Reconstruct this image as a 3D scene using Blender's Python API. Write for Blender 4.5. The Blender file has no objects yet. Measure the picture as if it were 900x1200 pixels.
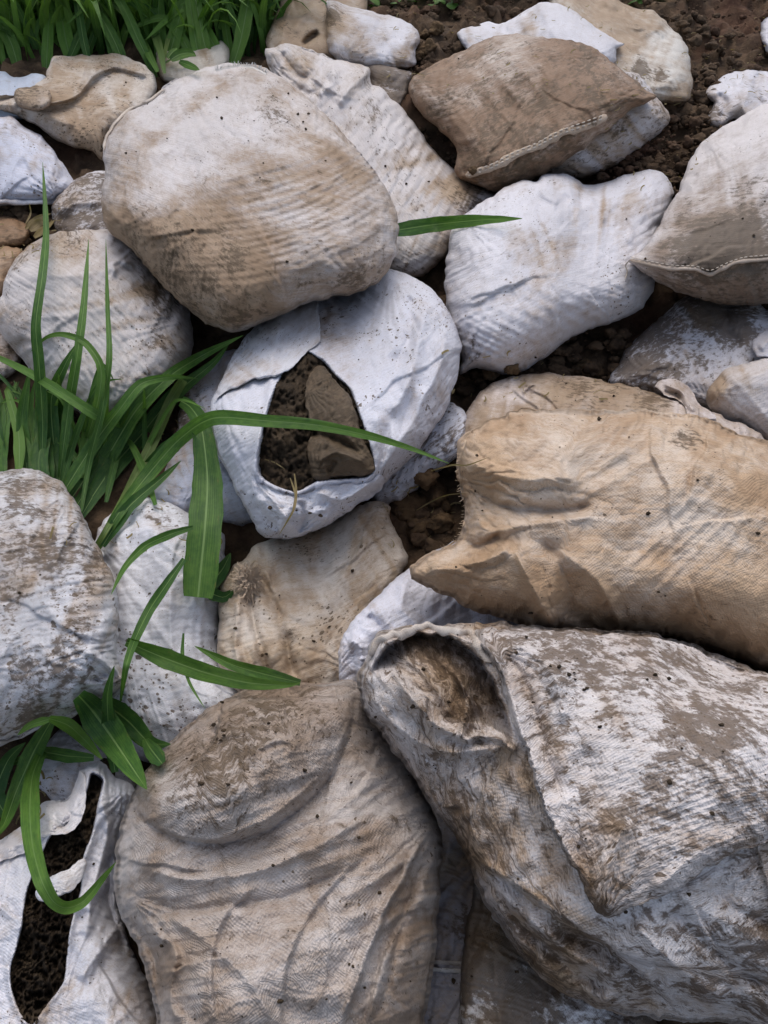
import bpy, math, random
import numpy as np
from mathutils import Vector

# ------------------------------------------------------------------ camera
F32 = np.float32
PITCH = math.radians(45.0)
CAM_H = 1.63
FPX = 857.0                       # focal length in pixels of the 900x1200 frame
scn = bpy.context.scene
cam_data = bpy.data.cameras.new('camera')
cam = bpy.data.objects.new('camera', cam_data)
scn.collection.objects.link(cam)
cam_data.sensor_fit = 'VERTICAL'
cam_data.sensor_height = 24.0
cam_data.lens = 24.0 * FPX / 1200.0
cam_data.clip_start = 0.05
cam_data.clip_end = 500.0
cam.location = (0, 0, CAM_H)
cam.rotation_euler = (math.pi / 2 - PITCH, 0, 0)
scn.camera = cam

# ------------------------------------------------------------------ light
SUN_EL, SUN_ROT = math.radians(64), math.radians(-5)
world = bpy.data.worlds.new('World')
scn.world = world
world.use_nodes = True
wn = world.node_tree.nodes
sky = wn.new('ShaderNodeTexSky')
sky.sky_type = 'NISHITA'
sky.sun_disc = False
sky.sun_elevation = SUN_EL
sky.sun_rotation = SUN_ROT
sky.air_density = 1.0
sky.dust_density = 4.0
sky.ozone_density = 0.6
bg = wn['Background']
bg.inputs['Strength'].default_value = 0.15
hs = wn.new('ShaderNodeHueSaturation')      # thin cloud takes the blue down
hs.inputs['Saturation'].default_value = 0.75
world.node_tree.links.new(sky.outputs[0], hs.inputs['Color'])
world.node_tree.links.new(hs.outputs[0], bg.inputs['Color'])
sd = bpy.data.lights.new('sun', 'SUN')
sd.energy = 0.7
sd.angle = math.radians(60)
sd.color = (1.0, 0.965, 0.92)
sun = bpy.data.objects.new('sun', sd)
scn.collection.objects.link(sun)
_az = SUN_ROT
_sd = Vector((math.sin(_az) * math.cos(SUN_EL), math.cos(_az) * math.cos(SUN_EL), math.sin(SUN_EL)))
sun.rotation_euler = _sd.to_track_quat('Z', 'Y').to_euler()
sun.location = (0, 0, 6)
scn.view_settings.view_transform = 'Standard'
scn.view_settings.look = 'None'
scn.view_settings.gamma = 1.0
scn.view_settings.use_curve_mapping = False
scn.view_settings.exposure = 0.32

# ------------------------------------------------------------------ noise
def _hash(ix, iy, iz, seed):
    h = (ix.astype(np.int64) * 374761393 + iy.astype(np.int64) * 668265263
         + iz.astype(np.int64) * 2147483647 + seed * 1274126177) & 0xffffffff
    h = ((h ^ (h >> 13)) * 1274126177) & 0xffffffff
    h = ((h ^ (h >> 16)) * 2246822519) & 0xffffffff
    return ((h ^ (h >> 15)) & 0xffffff) / float(0xffffff)

def vnoise(p, seed=0):
    p = np.asarray(p, float)
    i = np.floor(p).astype(np.int64)
    f = p - i
    f = f * f * f * (f * (f * 6 - 15) + 10)
    r = 0
    for dx in (0, 1):
        wx = f[..., 0] if dx else 1 - f[..., 0]
        for dy in (0, 1):
            wy = f[..., 1] if dy else 1 - f[..., 1]
            for dz in (0, 1):
                wz = f[..., 2] if dz else 1 - f[..., 2]
                r = r + wx * wy * wz * _hash(i[..., 0] + dx, i[..., 1] + dy, i[..., 2] + dz, seed)
    return r * 2 - 1

def fbm(p, seed=0, octaves=4, gain=0.5):
    p = np.asarray(p, float)
    a, r = 1.0, 0
    for k in range(octaves):
        r = r + a * vnoise(p * (2.03 ** k), seed + 17 * k)
        a *= gain
    return r

def xy3(x, y, z=0.0):
    return np.stack([x, y, np.full_like(x, z)], -1)

# ------------------------------------------------------------------ frame <-> world
A_, B_ = 0.54, -0.33
N_ = math.hypot(A_, B_)
CAM = np.array([0, 0, CAM_H])
FV = np.array([0, math.cos(PITCH), -math.sin(PITCH)])
UV_ = np.array([0, math.sin(PITCH), math.cos(PITCH)])

def ground_depth(px, py):
    return 1.0 / (A_ + B_ * (600 - py) / FPX)

def cam_pt(px, py, z):
    return np.stack([z * (px - 450) / FPX, z * (600 - py) / FPX, z], -1)

def to_world(pc):
    return CAM + pc[..., 0:1] * np.array([1, 0, 0]) + pc[..., 1:2] * UV_ + pc[..., 2:3] * FV

def from_world(pw):
    d = np.asarray(pw, float) - CAM
    x, y, z = d[..., 0], d @ UV_, d @ FV
    return 450 + FPX * x / z, 600 - FPX * y / z, z

E2 = A_ / N_ * UV_ - B_ / N_ * FV          # up the slope
NUP = B_ / N_ * -1 * UV_ * 1.0 + -A_ / N_ * FV
P0 = CAM + (np.array([0, 0, -1.0]) * 1.0)
_t = 1.0 / (B_ * (-UV_[2]) + A_ * (-FV[2]))
P0 = CAM + np.array([0, 0, -_t])

def on_slope(u, v, h=0.0):
    """u metres to the right, v metres up the slope, h metres off it."""
    u = np.asarray(u, float)
    vv = np.minimum(v, 7.0)
    p = P0 + u[..., None] * np.array([1, 0, 0]) + np.asarray(vv)[..., None] * E2 + np.asarray(h + 0 * u)[..., None] * NUP
    p[..., 1] += np.maximum(np.asarray(v) - 7.0, 0)
    return p

def slope_uv(px, py):
    w = to_world(cam_pt(np.asarray(px, float), np.asarray(py, float), ground_depth(px, np.asarray(py, float))))
    d = w - P0
    return d[..., 0], d @ E2

# ------------------------------------------------------------------ object helpers
COL = scn.collection

def tag(o, label=None, cat=None, group=None, kind=None):
    if label: o['label'] = label
    if cat: o['category'] = cat
    if group: o['group'] = group
    if kind: o['kind'] = kind
    return o

def empty(name, loc, label, cat, group=None):
    o = bpy.data.objects.new(name, None)
    o.empty_display_size = 0.1
    COL.objects.link(o)
    o.location = loc
    return tag(o, label, cat, group)

def mesh_obj(name, verts, faces, mat, parent=None, uvs=None, dirt=None, smooth=True, base=None):
    """verts in world space; stored relative to the parent's (or its own) base."""
    verts = np.asarray(verts, float)
    if parent is not None:
        org = np.array(parent['_org'])
    else:
        org = np.array([verts[:, 0].mean(), verts[:, 1].mean(), verts[:, 2].min()]) if base is None else np.array(base)
    me = bpy.data.meshes.new(name)
    v = (verts - org).astype(F32)
    faces = np.asarray(faces, np.int32)
    k = faces.shape[1]
    me.vertices.add(len(v)); me.vertices.foreach_set('co', v.ravel())
    me.loops.add(faces.size); me.loops.foreach_set('vertex_index', faces.ravel())
    me.polygons.add(len(faces))
    me.polygons.foreach_set('loop_start', np.arange(0, faces.size, k, dtype=np.int32))
    try:
        me.polygons.foreach_set('loop_total', np.full(len(faces), k, np.int32))
    except Exception:
        pass
    me.update(calc_edges=True)
    me.validate()
    me.polygons.foreach_set('use_smooth', np.full(len(me.polygons), smooth))
    if uvs is not None:
        ul = me.uv_layers.new(name='UVMap')
        li = np.empty(len(me.loops), np.int32); me.loops.foreach_get('vertex_index', li)
        ul.data.foreach_set('uv', np.asarray(uvs, F32)[li].ravel())
    if dirt is not None:
        at = me.color_attributes.new(name='dirt', type='FLOAT_COLOR', domain='POINT')
        d = np.concatenate([dirt, np.ones((len(dirt), 1))], 1).astype(F32)
        at.data.foreach_set('color', d.ravel())
    me.materials.append(mat)
    o = bpy.data.objects.new(name, me)
    COL.objects.link(o)
    if parent is not None:
        o.parent = parent
    else:
        o.location = org
        o['_org'] = [float(x) for x in org]
    return o

def root_at(name, pts, label, cat, group=None):
    pts = np.asarray(pts)
    org = [float(pts[:, 0].mean()), float(pts[:, 1].mean()), float(pts[:, 2].min())]
    e = empty(name, org, label, cat, group)
    e['_org'] = org
    return e

# ------------------------------------------------------------------ materials
def new_mat(name):
    m = bpy.data.materials.new(name)
    m.use_nodes = True
    nt = m.node_tree
    nt.nodes.clear()
    out = nt.nodes.new('ShaderNodeOutputMaterial')
    b = nt.nodes.new('ShaderNodeBsdfPrincipled')
    nt.links.new(b.outputs[0], out.inputs[0])
    return m, nt, b

class G:
    def __init__(s, nt): s.nt = nt
    def _in(s, sock, v):
        if isinstance(v, bpy.types.NodeSocket): s.nt.links.new(v, sock)
        elif v is not None: sock.default_value = v
    def math(s, op, a, b=None, c=None, clamp=False):
        n = s.nt.nodes.new('ShaderNodeMath'); n.operation = op; n.use_clamp = clamp
        s._in(n.inputs[0], a)
        if b is not None: s._in(n.inputs[1], b)
        if c is not None: s._in(n.inputs[2], c)
        return n.outputs[0]
    def noise(s, vec, scale, detail=4, rough=0.55, dist=0.0, color=False):
        n = s.nt.nodes.new('ShaderNodeTexNoise')
        s._in(n.inputs['Vector'], vec); n.inputs['Scale'].default_value = scale
        n.inputs['Detail'].default_value = detail; n.inputs['Roughness'].default_value = rough
        n.inputs['Distortion'].default_value = dist
        return n.outputs['Color' if color else 'Fac']
    def mapping(s, vec, scale=(1, 1, 1), loc=(0, 0, 0), rot=(0, 0, 0)):
        n = s.nt.nodes.new('ShaderNodeMapping'); s._in(n.inputs[0], vec)
        n.inputs['Scale'].default_value = scale; n.inputs['Location'].default_value = loc
        n.inputs['Rotation'].default_value = rot
        return n.outputs[0]
    def ss(s, v, a, b):
        n = s.nt.nodes.new('ShaderNodeMapRange'); n.interpolation_type = 'SMOOTHSTEP'
        s._in(n.inputs[0], v); s._in(n.inputs[1], a); s._in(n.inputs[2], b)
        return n.outputs[0]
    def mix(s, f, a, b, mode='MIX'):
        n = s.nt.nodes.new('ShaderNodeMix'); n.data_type = 'RGBA'; n.blend_type = mode
        s._in(n.inputs[0], f)
        for k, v in ((6, a), (7, b)):
            if isinstance(v, tuple) and len(v) == 3: v = v + (1,)
            s._in(n.inputs[k], v)
        return n.outputs[2]
    def bump(s, h, strength, dist, normal=None):
        n = s.nt.nodes.new('ShaderNodeBump'); n.inputs['Strength'].default_value = strength
        n.inputs['Distance'].default_value = dist; s._in(n.inputs['Height'], h)
        if normal is not None: s._in(n.inputs['Normal'], normal)
        return n.outputs[0]

def mat_sack(name, seed, base=(0.74, 0.73, 0.76), tan=(0.40, 0.305, 0.215), mud=(0.10, 0.068, 0.040),
             weave=0.0052, wstr=0.5, streak=0.35, sdir=0.0, crink=0.5, rib=0.0):
    m, nt, b = new_mat(name)
    g = G(nt)
    rnd = random.Random(seed)
    uvn = nt.nodes.new('ShaderNodeUVMap'); uvn.uv_map = 'UVMap'
    uv = g.mapping(uvn.outputs[0], loc=(rnd.uniform(3, 9), rnd.uniform(3, 9), rnd.uniform(0, 5)))
    at = nt.nodes.new('ShaderNodeAttribute'); at.attribute_name = 'dirt'
    sp = nt.nodes.new('ShaderNodeSeparateColor'); nt.links.new(at.outputs['Color'], sp.inputs[0])
    R, Gm, Bs = sp.outputs[0], sp.outputs[1], sp.outputs[2]
    # soft stain
    n1 = g.noise(uv, 5.5, 6, 0.62, 0.4)
    n1b = g.noise(uv, 38, 5, 0.65)
    st = g.noise(g.mapping(uv, (14, 150, 1), rot=(0, 0, sdir)), 1.0, 4, 0.65)
    v = g.math('ADD', g.math('ADD', R, 0.0), g.math('MULTIPLY', g.math('SUBTRACT', n1, 0.5), 1.9))
    v = g.math('ADD', v, g.math('MULTIPLY', g.math('SUBTRACT', n1b, 0.5), 0.7))
    v = g.math('ADD', v, g.math('MULTIPLY', g.math('SUBTRACT', st, 0.5), streak * 1.6))
    tf = g.ss(v, 0.0, 1.15)
    tan2 = g.mix(g.ss(g.noise(uv, 11, 4, 0.6), 0.3, 0.7), tan, tuple(c * k for c, k in zip(tan, (0.72, 0.66, 0.6))))
    nvar = g.noise(uv, 3.2, 3, 0.5)
    base2 = g.mix(g.ss(nvar, 0.3, 0.7), base, tuple(c * k for c, k in zip(base, (0.86, 0.85, 0.84))))
    col = g.mix(tf, base2, tan2)
    # weave (woven flat tapes) in fabric coordinates
    sx = nt.nodes.new('ShaderNodeSeparateXYZ'); 
    wv = nt.nodes.new('ShaderNodeVectorMath'); wv.operation = 'ADD'
    wn_ = nt.nodes.new('ShaderNodeVectorMath'); wn_.operation = 'SCALE'
    nt.links.new(g.noise(uv, 14, 2, 0.5, color=True), wn_.inputs[0]); wn_.inputs['Scale'].default_value = weave * .3
    nt.links.new(uv, wv.inputs[0]); nt.links.new(wn_.outputs[0], wv.inputs[1])
    nt.links.new(wv.outputs[0], sx.inputs[0])
    k = 2 * math.pi / weave
    su = g.math('SINE', g.math('MULTIPLY', sx.outputs[0], k))
    sv = g.math('SINE', g.math('MULTIPLY', sx.outputs[1], k))
    w = g.math('MULTIPLY', su, sv)
    ribv = g.math('SINE', g.math('MULTIPLY', sx.outputs[1], k * 0.5))
    wsum = g.math('ADD', g.math('MULTIPLY', w, 0.5), g.math('MULTIPLY', ribv, 0.25 + rib))
    # dirt lodged between tapes, and fine grain
    grain = g.noise(g.mapping(uv, (1, 2.6, 1), rot=(0, 0, sdir)), 190, 3, 0.7)
    gd = g.math('ADD', g.math('MULTIPLY', wsum, -0.5), g.math('MULTIPLY', g.math('SUBTRACT', grain, 0.5), 4.2))
    gd = g.math('ADD', gd, g.math('MULTIPLY', g.math('SUBTRACT', n1b, 0.5), 1.4))
    gf = g.math('MULTIPLY', g.ss(gd, -0.35, 1.0), g.math('ADD', 0.34, g.math('MULTIPLY', tf, 0.42)))
    col = g.mix(gf, col, tuple(c * 0.62 for c in tan))
    # mud streaks / blotches
    mn = g.noise(g.mapping(uv, (1.0, 1.5, 1), rot=(0, 0, sdir)), 46, 9, 0.74, 0.0)
    mn2 = g.noise(uv, 9, 4, 0.65)
    mv = g.math('ADD', g.math('MULTIPLY', mn, 0.72), g.math('MULTIPLY', mn2, 0.42))
    th = g.math('SUBTRACT', 0.735, g.math('MULTIPLY', Gm, 0.36))
    mf = g.ss(g.math('SUBTRACT', mv, th), -0.03, 0.07)
    mcol = g.mix(g.noise(uv, 60, 4, 0.6), tuple(c * 0.5 for c in mud), tuple(c * 1.45 for c in mud))
    col = g.mix(g.math('MULTIPLY', mf, 0.84), col, mcol)
    # speckles, in clusters
    Bs = g.math('MULTIPLY', Bs, g.math('ADD', 0.3, g.math('MULTIPLY', g.ss(g.noise(uv, 6.5, 4, 0.6), 0.42, 0.68), 1.5)))
    vo = nt.nodes.new('ShaderNodeTexVoronoi'); vo.inputs['Scale'].default_value = 62
    nt.links.new(g.mapping(uv, (1, 1.25, 1)), vo.inputs['Vector'])
    vc = nt.nodes.new('ShaderNodeSeparateColor'); nt.links.new(vo.outputs['Color'], vc.inputs[0])
    rad = g.math('MULTIPLY', g.math('POWER', vc.outputs[0], 5.0), g.math('MULTIPLY', Bs, 0.52))
    spn = g.math('ADD', vo.outputs['Distance'], g.math('MULTIPLY', g.math('SUBTRACT', g.noise(uv, 400, 3, 0.6), 0.5), 0.25))
    sf = g.math('GREATER_THAN', g.math('SUBTRACT', rad, spn), 0.0)
    vo2 = nt.nodes.new('ShaderNodeTexVoronoi'); vo2.inputs['Scale'].default_value = 170
    nt.links.new(uv, vo2.inputs['Vector'])
    vc2 = nt.nodes.new('ShaderNodeSeparateColor'); nt.links.new(vo2.outputs['Color'], vc2.inputs[0])
    rad2 = g.math('MULTIPLY', g.math('POWER', vc2.outputs[1], 6.0), g.math('MULTIPLY', Bs, 0.7))
    sf2 = g.math('GREATER_THAN', rad2, vo2.outputs['Distance'])
    sfa = g.math('MAXIMUM', sf, sf2)
    col = g.mix(g.math('MULTIPLY', sfa, 0.85), col, mcol)
    nt.links.new(col, b.inputs['Base Color'])
    # relief
    cr = g.noise(g.mapping(uv, (1, 1.7, 1), rot=(0, 0, sdir + 0.5)), 20, 3, 0.5, .8)
    cr = g.math('ABSOLUTE', g.math('SUBTRACT', cr, 0.5))
    n_ = g.bump(cr, crink * .6, 0.008)
    n_ = g.bump(wsum, wstr, 0.0012, n_)
    n_ = g.bump(g.math('ADD', g.math('MULTIPLY', mf, g.noise(uv, 220, 4, 0.7)), sfa), 0.5, 0.0014, n_)
    n_ = g.bump(grain, 0.45, 0.0012, n_)
    nt.links.new(n_, b.inputs['Normal'])
    b.inputs['Roughness'].default_value = 0.6
    b.inputs['Specular IOR Level'].default_value = 0.28
    return m

def mat_soil(name, c0=(0.042, 0.027, 0.017), c1=(0.14, 0.092, 0.055), red=(0.12, 0.045, 0.028), redf=0.3, scale=1.0):
    m, nt, b = new_mat(name)
    g = G(nt)
    tc = nt.nodes.new('ShaderNodeTexCoord')
    geo = nt.nodes.new('ShaderNodeNewGeometry')
    p = geo.outputs['Position']
    n1 = g.noise(p, 14 * scale, 8, 0.7)
    n2 = g.noise(p, 3.0 * scale, 3, 0.6)
    n3 = g.noise(p, 90 * scale, 6, 0.75)
    col = g.mix(g.ss(n1, 0.32, 0.7), c0, c1)
    col = g.mix(g.math('MULTIPLY', g.ss(n2, 0.48, 0.68), redf), col, red)
    col = g.mix(g.ss(n3, 0.58, 0.75), col, tuple(min(1, c * 1.8) for c in c1))
    nt.links.new(col, b.inputs['Base Color'])
    h = g.math('ADD', g.math('MULTIPLY', n1, 1.0), g.math('MULTIPLY', n3, 0.5))
    nt.links.new(g.bump(h, 0.9, 0.012), b.inputs['Normal'])
    b.inputs['Roughness'].default_value = 0.9
    b.inputs['Specular IOR Level'].default_value = 0.25
    return m

def mat_leaf(name, dark=(0.028, 0.075, 0.018), light=(0.09, 0.19, 0.035), rib=(0.20, 0.32, 0.11), ribw=0.04, seed=0):
    m, nt, b = new_mat(name)
    g = G(nt)
    uvn = nt.nodes.new('ShaderNodeUVMap'); uvn.uv_map = 'UVMap'
    uv = uvn.outputs[0]
    sx = nt.nodes.new('ShaderNodeSeparateXYZ'); nt.links.new(uv, sx.inputs[0])
    at = nt.nodes.new('ShaderNodeAttribute'); at.attribute_name = 'dirt'
    sp = nt.nodes.new('ShaderNodeSeparateColor'); nt.links.new(at.outputs['Color'], sp.inputs[0])
    st = g.noise(g.mapping(uv, (26, 1.2, 1), loc=(seed, seed * 2.1, 0)), 1.0, 3, 0.6)
    bl = g.noise(g.mapping(uv, (2.5, 6, 1), loc=(seed, 0, 3)), 1.5, 4, 0.6)
    f = g.math('ADD', sp.outputs[0], g.math('MULTIPLY', g.math('SUBTRACT', st, 0.5), 0.9))
    f = g.math('ADD', f, g.math('MULTIPLY', g.math('SUBTRACT', bl, 0.5), 0.8))
    col = g.mix(g.ss(f, 0.0, 1.0), dark, light)
    d = g.math('ABSOLUTE', g.math('SUBTRACT', sx.outputs[0], 0.5))
    rf = g.math('SUBTRACT', 1.0, g.ss(d, ribw * 0.4, ribw))
    col = g.mix(g.math('MULTIPLY', rf, sp.outputs[1]), col, rib)
    yl = g.math('MULTIPLY', g.ss(g.noise(g.mapping(uv, (3, 8, 1)), 3.0, 4, 0.7), 0.66, 0.72), sp.outputs[2])
    col = g.mix(yl, col, (0.22, 0.16, 0.06))
    tip = nt.nodes.new('ShaderNodeAttribute'); tip.attribute_name = 'dirt'
    dry = g.math('ADD', g.noise(g.mapping(uv, (4, 3, 1), loc=(seed, 1, 0)), 2.5, 5, 0.7), g.math('MULTIPLY', tip.outputs['Alpha'], 0.0))
    edge = g.math('ADD', g.math('MULTIPLY', d, 0.22), g.math('MULTIPLY', dry, 0.9))
    col = g.mix(g.math('MULTIPLY', g.ss(edge, 0.60, 0.70), 0.55), col, (0.19, 0.17, 0.055))
    nt.links.new(col, b.inputs['Base Color'])
    vein = g.math('SINE', g.math('MULTIPLY', sx.outputs[0], 95.0))
    nt.links.new(g.bump(g.math('ADD', g.math('MULTIPLY', vein, 0.4), g.math('MULTIPLY', st, 0.8)), 0.35, 0.0015), b.inputs['Normal'])
    b.inputs['Roughness'].default_value = 0.5
    b.inputs['Specular IOR Level'].default_value = 0.3
    # thin leaf: light comes through
    tr = nt.nodes.new('ShaderNodeBsdfTranslucent')
    nt.links.new(g.mix(1.0, col, (0.9, 1.0, 0.35), 'MULTIPLY'), tr.inputs['Color'])
    ms = nt.nodes.new('ShaderNodeMixShader'); ms.inputs[0].default_value = 0.36
    nt.links.new(b.outputs[0], ms.inputs[1]); nt.links.new(tr.outputs[0], ms.inputs[2])
    out = [n for n in nt.nodes if n.type == 'OUTPUT_MATERIAL'][0]
    nt.links.new(ms.outputs[0], out.inputs[0])
    return m

# ------------------------------------------------------------------ depth map of what already lies there
CELL = 4.0
X0, Y0, X1, Y1 = -240, -240, 1140, 1440
NX, NY = int((X1 - X0) / CELL), int((Y1 - Y0) / CELL)
_gx, _gy = np.meshgrid(X0 + (np.arange(NX) + .5) * CELL, Y0 + (np.arange(NY) + .5) * CELL)
ZB = ground_depth(_gx, _gy)

def box1(a, r, axis):
    k = 2 * r + 1
    pad = [(0, 0)] * a.ndim; pad[axis] = (r + 1, r)
    c = np.cumsum(np.pad(a, pad, mode='edge'), axis=axis)
    n = a.shape[axis]
    hi = np.take(c, np.arange(k, k + n), axis=axis)
    lo = np.take(c, np.arange(0, n), axis=axis)
    return (hi - lo) / k

def blur(a, r, it=3):
    for _ in range(it):
        a = box1(box1(a, r, 0), r, 1)
    return a

def sample(zb, px, py):
    fx = np.clip((px - X0) / CELL - .5, 0, NX - 1.001); fy = np.clip((py - Y0) / CELL - .5, 0, NY - 1.001)
    ix, iy = fx.astype(int), fy.astype(int)
    tx, ty = fx - ix, fy - iy
    return (zb[iy, ix] * (1 - tx) * (1 - ty) + zb[iy, ix + 1] * tx * (1 - ty)
            + zb[iy + 1, ix] * (1 - tx) * ty + zb[iy + 1, ix + 1] * tx * ty)

def splat(px, py, z, into=None):
    """grid arrays -> depth map"""
    into = ZB if into is None else into
    for _ in range(1):
        def up(a):
            n, m = a.shape
            b = np.empty((2 * n - 1, m)); b[::2] = a; b[1::2] = .5 * (a[1:] + a[:-1])
            c = np.empty((2 * n - 1, 2 * m - 1)); c[:, ::2] = b; c[:, 1::2] = .5 * (b[:, 1:] + b[:, :-1])
            return c
        px, py, z = up(px), up(py), up(z)
    ix = ((px - X0) / CELL).astype(int).ravel(); iy = ((py - Y0) / CELL).astype(int).ravel()
    ok = (ix >= 0) & (ix < NX) & (iy >= 0) & (iy < NY)
    np.minimum.at(into, (iy[ok], ix[ok]), z.ravel()[ok])

# ------------------------------------------------------------------ curves
def catmull(pts, closed, n_per=12):
    pts = np.asarray(pts, float)
    n = len(pts)
    out = []
    rng = n if closed else n - 1
    for i in range(rng):
        if closed:
            p0, p1, p2, p3 = pts[(i - 1) % n], pts[i], pts[(i + 1) % n], pts[(i + 2) % n]
        else:
            p0, p1, p2, p3 = pts[max(i - 1, 0)], pts[i], pts[i + 1], pts[min(i + 2, n - 1)]
        t = np.linspace(0, 1, n_per, endpoint=False)[:, None]
        d1, d2 = (p2 - p0) * .42, (p3 - p1) * .42
        out.append((2 * t**3 - 3 * t**2 + 1) * p1 + (t**3 - 2 * t**2 + t) * d1 + (-2 * t**3 + 3 * t**2) * p2 + (t**3 - t**2) * d2)
    if not closed: out.append(pts[-1:])
    return np.concatenate(out)

def resample(c, n):
    s = np.r_[0, np.cumsum(np.linalg.norm(np.diff(c, axis=0), axis=1))]
    t = np.linspace(0, s[-1], n)
    return np.stack([np.interp(t, s, c[:, k]) for k in range(c.shape[1])], 1)

def polydist(px, py, line):
    """unsigned distance, signed side (+ = left of travel as seen in the frame), parameter 0..1"""
    L = np.asarray(line, float)
    seg = np.linalg.norm(np.diff(L, axis=0), axis=1); tot = seg.sum(); acc = 0
    bd = np.full(px.shape, 1e9); bs = np.ones(px.shape); bt = np.zeros(px.shape)
    for i in range(len(L) - 1):
        a, b = L[i], L[i + 1]; d = b - a; l2 = max(d @ d, 1e-9)
        t = np.clip(((px - a[0]) * d[0] + (py - a[1]) * d[1]) / l2, 0, 1)
        qx, qy = px - a[0] - t * d[0], py - a[1] - t * d[1]
        dist = np.hypot(qx, qy)
        sgn = np.where(qx * d[1] - qy * d[0] >= 0, 1.0, -1.0)
        m = dist < bd
        bd = np.where(m, dist, bd); bs = np.where(m, sgn, bs); bt = np.where(m, (acc + t * seg[i]) / tot, bt)
        acc += seg[i]
    return bd, bs, bt

def inside(px, py, poly):
    P = np.asarray(poly, float); r = np.zeros(px.shape, bool)
    j = len(P) - 1
    for i in range(len(P)):
        c = ((P[i, 1] > py) != (P[j, 1] > py)) & (px < (P[j, 0] - P[i, 0]) * (py - P[i, 1]) / (P[j, 1] - P[i, 1] + 1e-12) + P[i, 0])
        r ^= c; j = i
    return r

def sstep(a, b, x):
    t = np.clip((x - a) / (b - a), 0, 1)
    return t * t * (3 - 2 * t)

# ------------------------------------------------------------------ cloth relaxation
def relax(P, B, eu, ev, iters, kb=0.25, ks=0.03, kxy=0.02, allow=0.008, seed=0, rim=True):
    """P, B: (n,m,3) camera space; eu, ev: spare cloth per direction; B is the filling the cloth lies on."""
    rng = np.random.default_rng(seed)
    P = P.astype(F32).copy(); B = B.astype(F32)
    n, m = P.shape[:2]
    ru = (np.linalg.norm(B[1:] - B[:-1], axis=2) * (1 + .5 * (eu[1:] + eu[:-1]))).astype(F32)
    rv = (np.linalg.norm(B[:, 1:] - B[:, :-1], axis=2) * (1 + .5 * (ev[:, 1:] + ev[:, :-1]))).astype(F32)
    S = 4
    lbu = (np.linalg.norm(B[S:] - B[:-S], axis=2) * (1 + .8 * eu[S // 2:-S // 2])).astype(F32) if n > S + 2 else None
    lbv = (np.linalg.norm(B[:, S:] - B[:, :-S], axis=2) * (1 + .8 * ev[:, S // 2:-S // 2])).astype(F32) if m > S + 2 else None
    em = 1 + .25 * (eu + ev)
    rd1 = (np.linalg.norm(B[1:, 1:] - B[:-1, :-1], axis=2) * em[1:, 1:]).astype(F32)
    rd2 = (np.linalg.norm(B[1:, :-1] - B[:-1, 1:], axis=2) * em[1:, 1:]).astype(F32)
    rbu = (np.linalg.norm(B[2:] - B[:-2], axis=2) * (1 + eu[1:-1])).astype(F32)
    rbv = (np.linalg.norm(B[:, 2:] - B[:, :-2], axis=2) * (1 + ev[:, 1:-1])).astype(F32)
    def proj(a, b, r, k):
        d = b - a
        l = np.sqrt((d * d).sum(2)) + 1e-9
        c = (k * .5 * (l - r) / l)[..., None] * d
        a += c; b -= c
    for it in range(iters):
        for par in (0, 1):
            e = (n - 1 - par) // 2 * 2
            if e > 0: proj(P[par:par + e:2], P[par + 1:par + 1 + e:2], ru[par:par + e:2], 0.9)
            e = (m - 1 - par) // 2 * 2
            if e > 0: proj(P[:, par:par + e:2], P[:, par + 1:par + 1 + e:2], rv[:, par:par + e:2], 0.9)
        if it % 2 == 0:
            for par in (0, 1):
                e = (n - 1 - par) // 2 * 2
                proj(P[par:par + e:2, :-1], P[par + 1:par + 1 + e:2, 1:], rd1[par:par + e:2], 0.35)
                proj(P[par + 1:par + 1 + e:2, :-1], P[par:par + e:2, 1:], rd2[par:par + e:2], 0.35)
        for q in (0, 1, 2, 3):
            a = np.arange(q, n - 2, 4)
            if len(a):
                A, C = P[a], P[a + 2]; proj(A, C, rbu[a], kb); P[a] = A; P[a + 2] = C
            a = np.arange(q, m - 2, 4)
            if len(a):
                A, C = P[:, a], P[:, a + 2]; proj(A, C, rbv[:, a], kb); P[:, a] = A; P[:, a + 2] = C
        if it % 2:
            for q in (0, 1):
                a = (np.arange(0, n - S)[:, None] // S % 2 == q)[:, 0]
                a = np.where(a)[0]
                if len(a) and lbu is not None:
                    A, C = P[a], P[a + S]; proj(A, C, lbu[a], kb * .8); P[a] = A; P[a + S] = C
                a = np.where(np.arange(0, m - S) // S % 2 == q)[0]
                if len(a) and lbv is not None:
                    A, C = P[:, a], P[:, a + S]; proj(A, C, lbv[:, a], kb * .8); P[:, a] = A; P[:, a + S] = C
        P[..., 2] += ks * (B[..., 2] - P[..., 2])
        P[..., 2] = np.minimum(P[..., 2], B[..., 2] + allow)
        P[..., :2] += kxy * (B[..., :2] - P[..., :2])
        if rim:
            P[0] = B[0]; P[-1] = B[-1]; P[:, 0] = B[:, 0]; P[:, -1] = B[:, -1]
    return P

def rnd1(i, seed):
    i = np.asarray(i).astype(np.int64)
    return _hash(i, i * 0, i * 0, seed)

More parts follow.
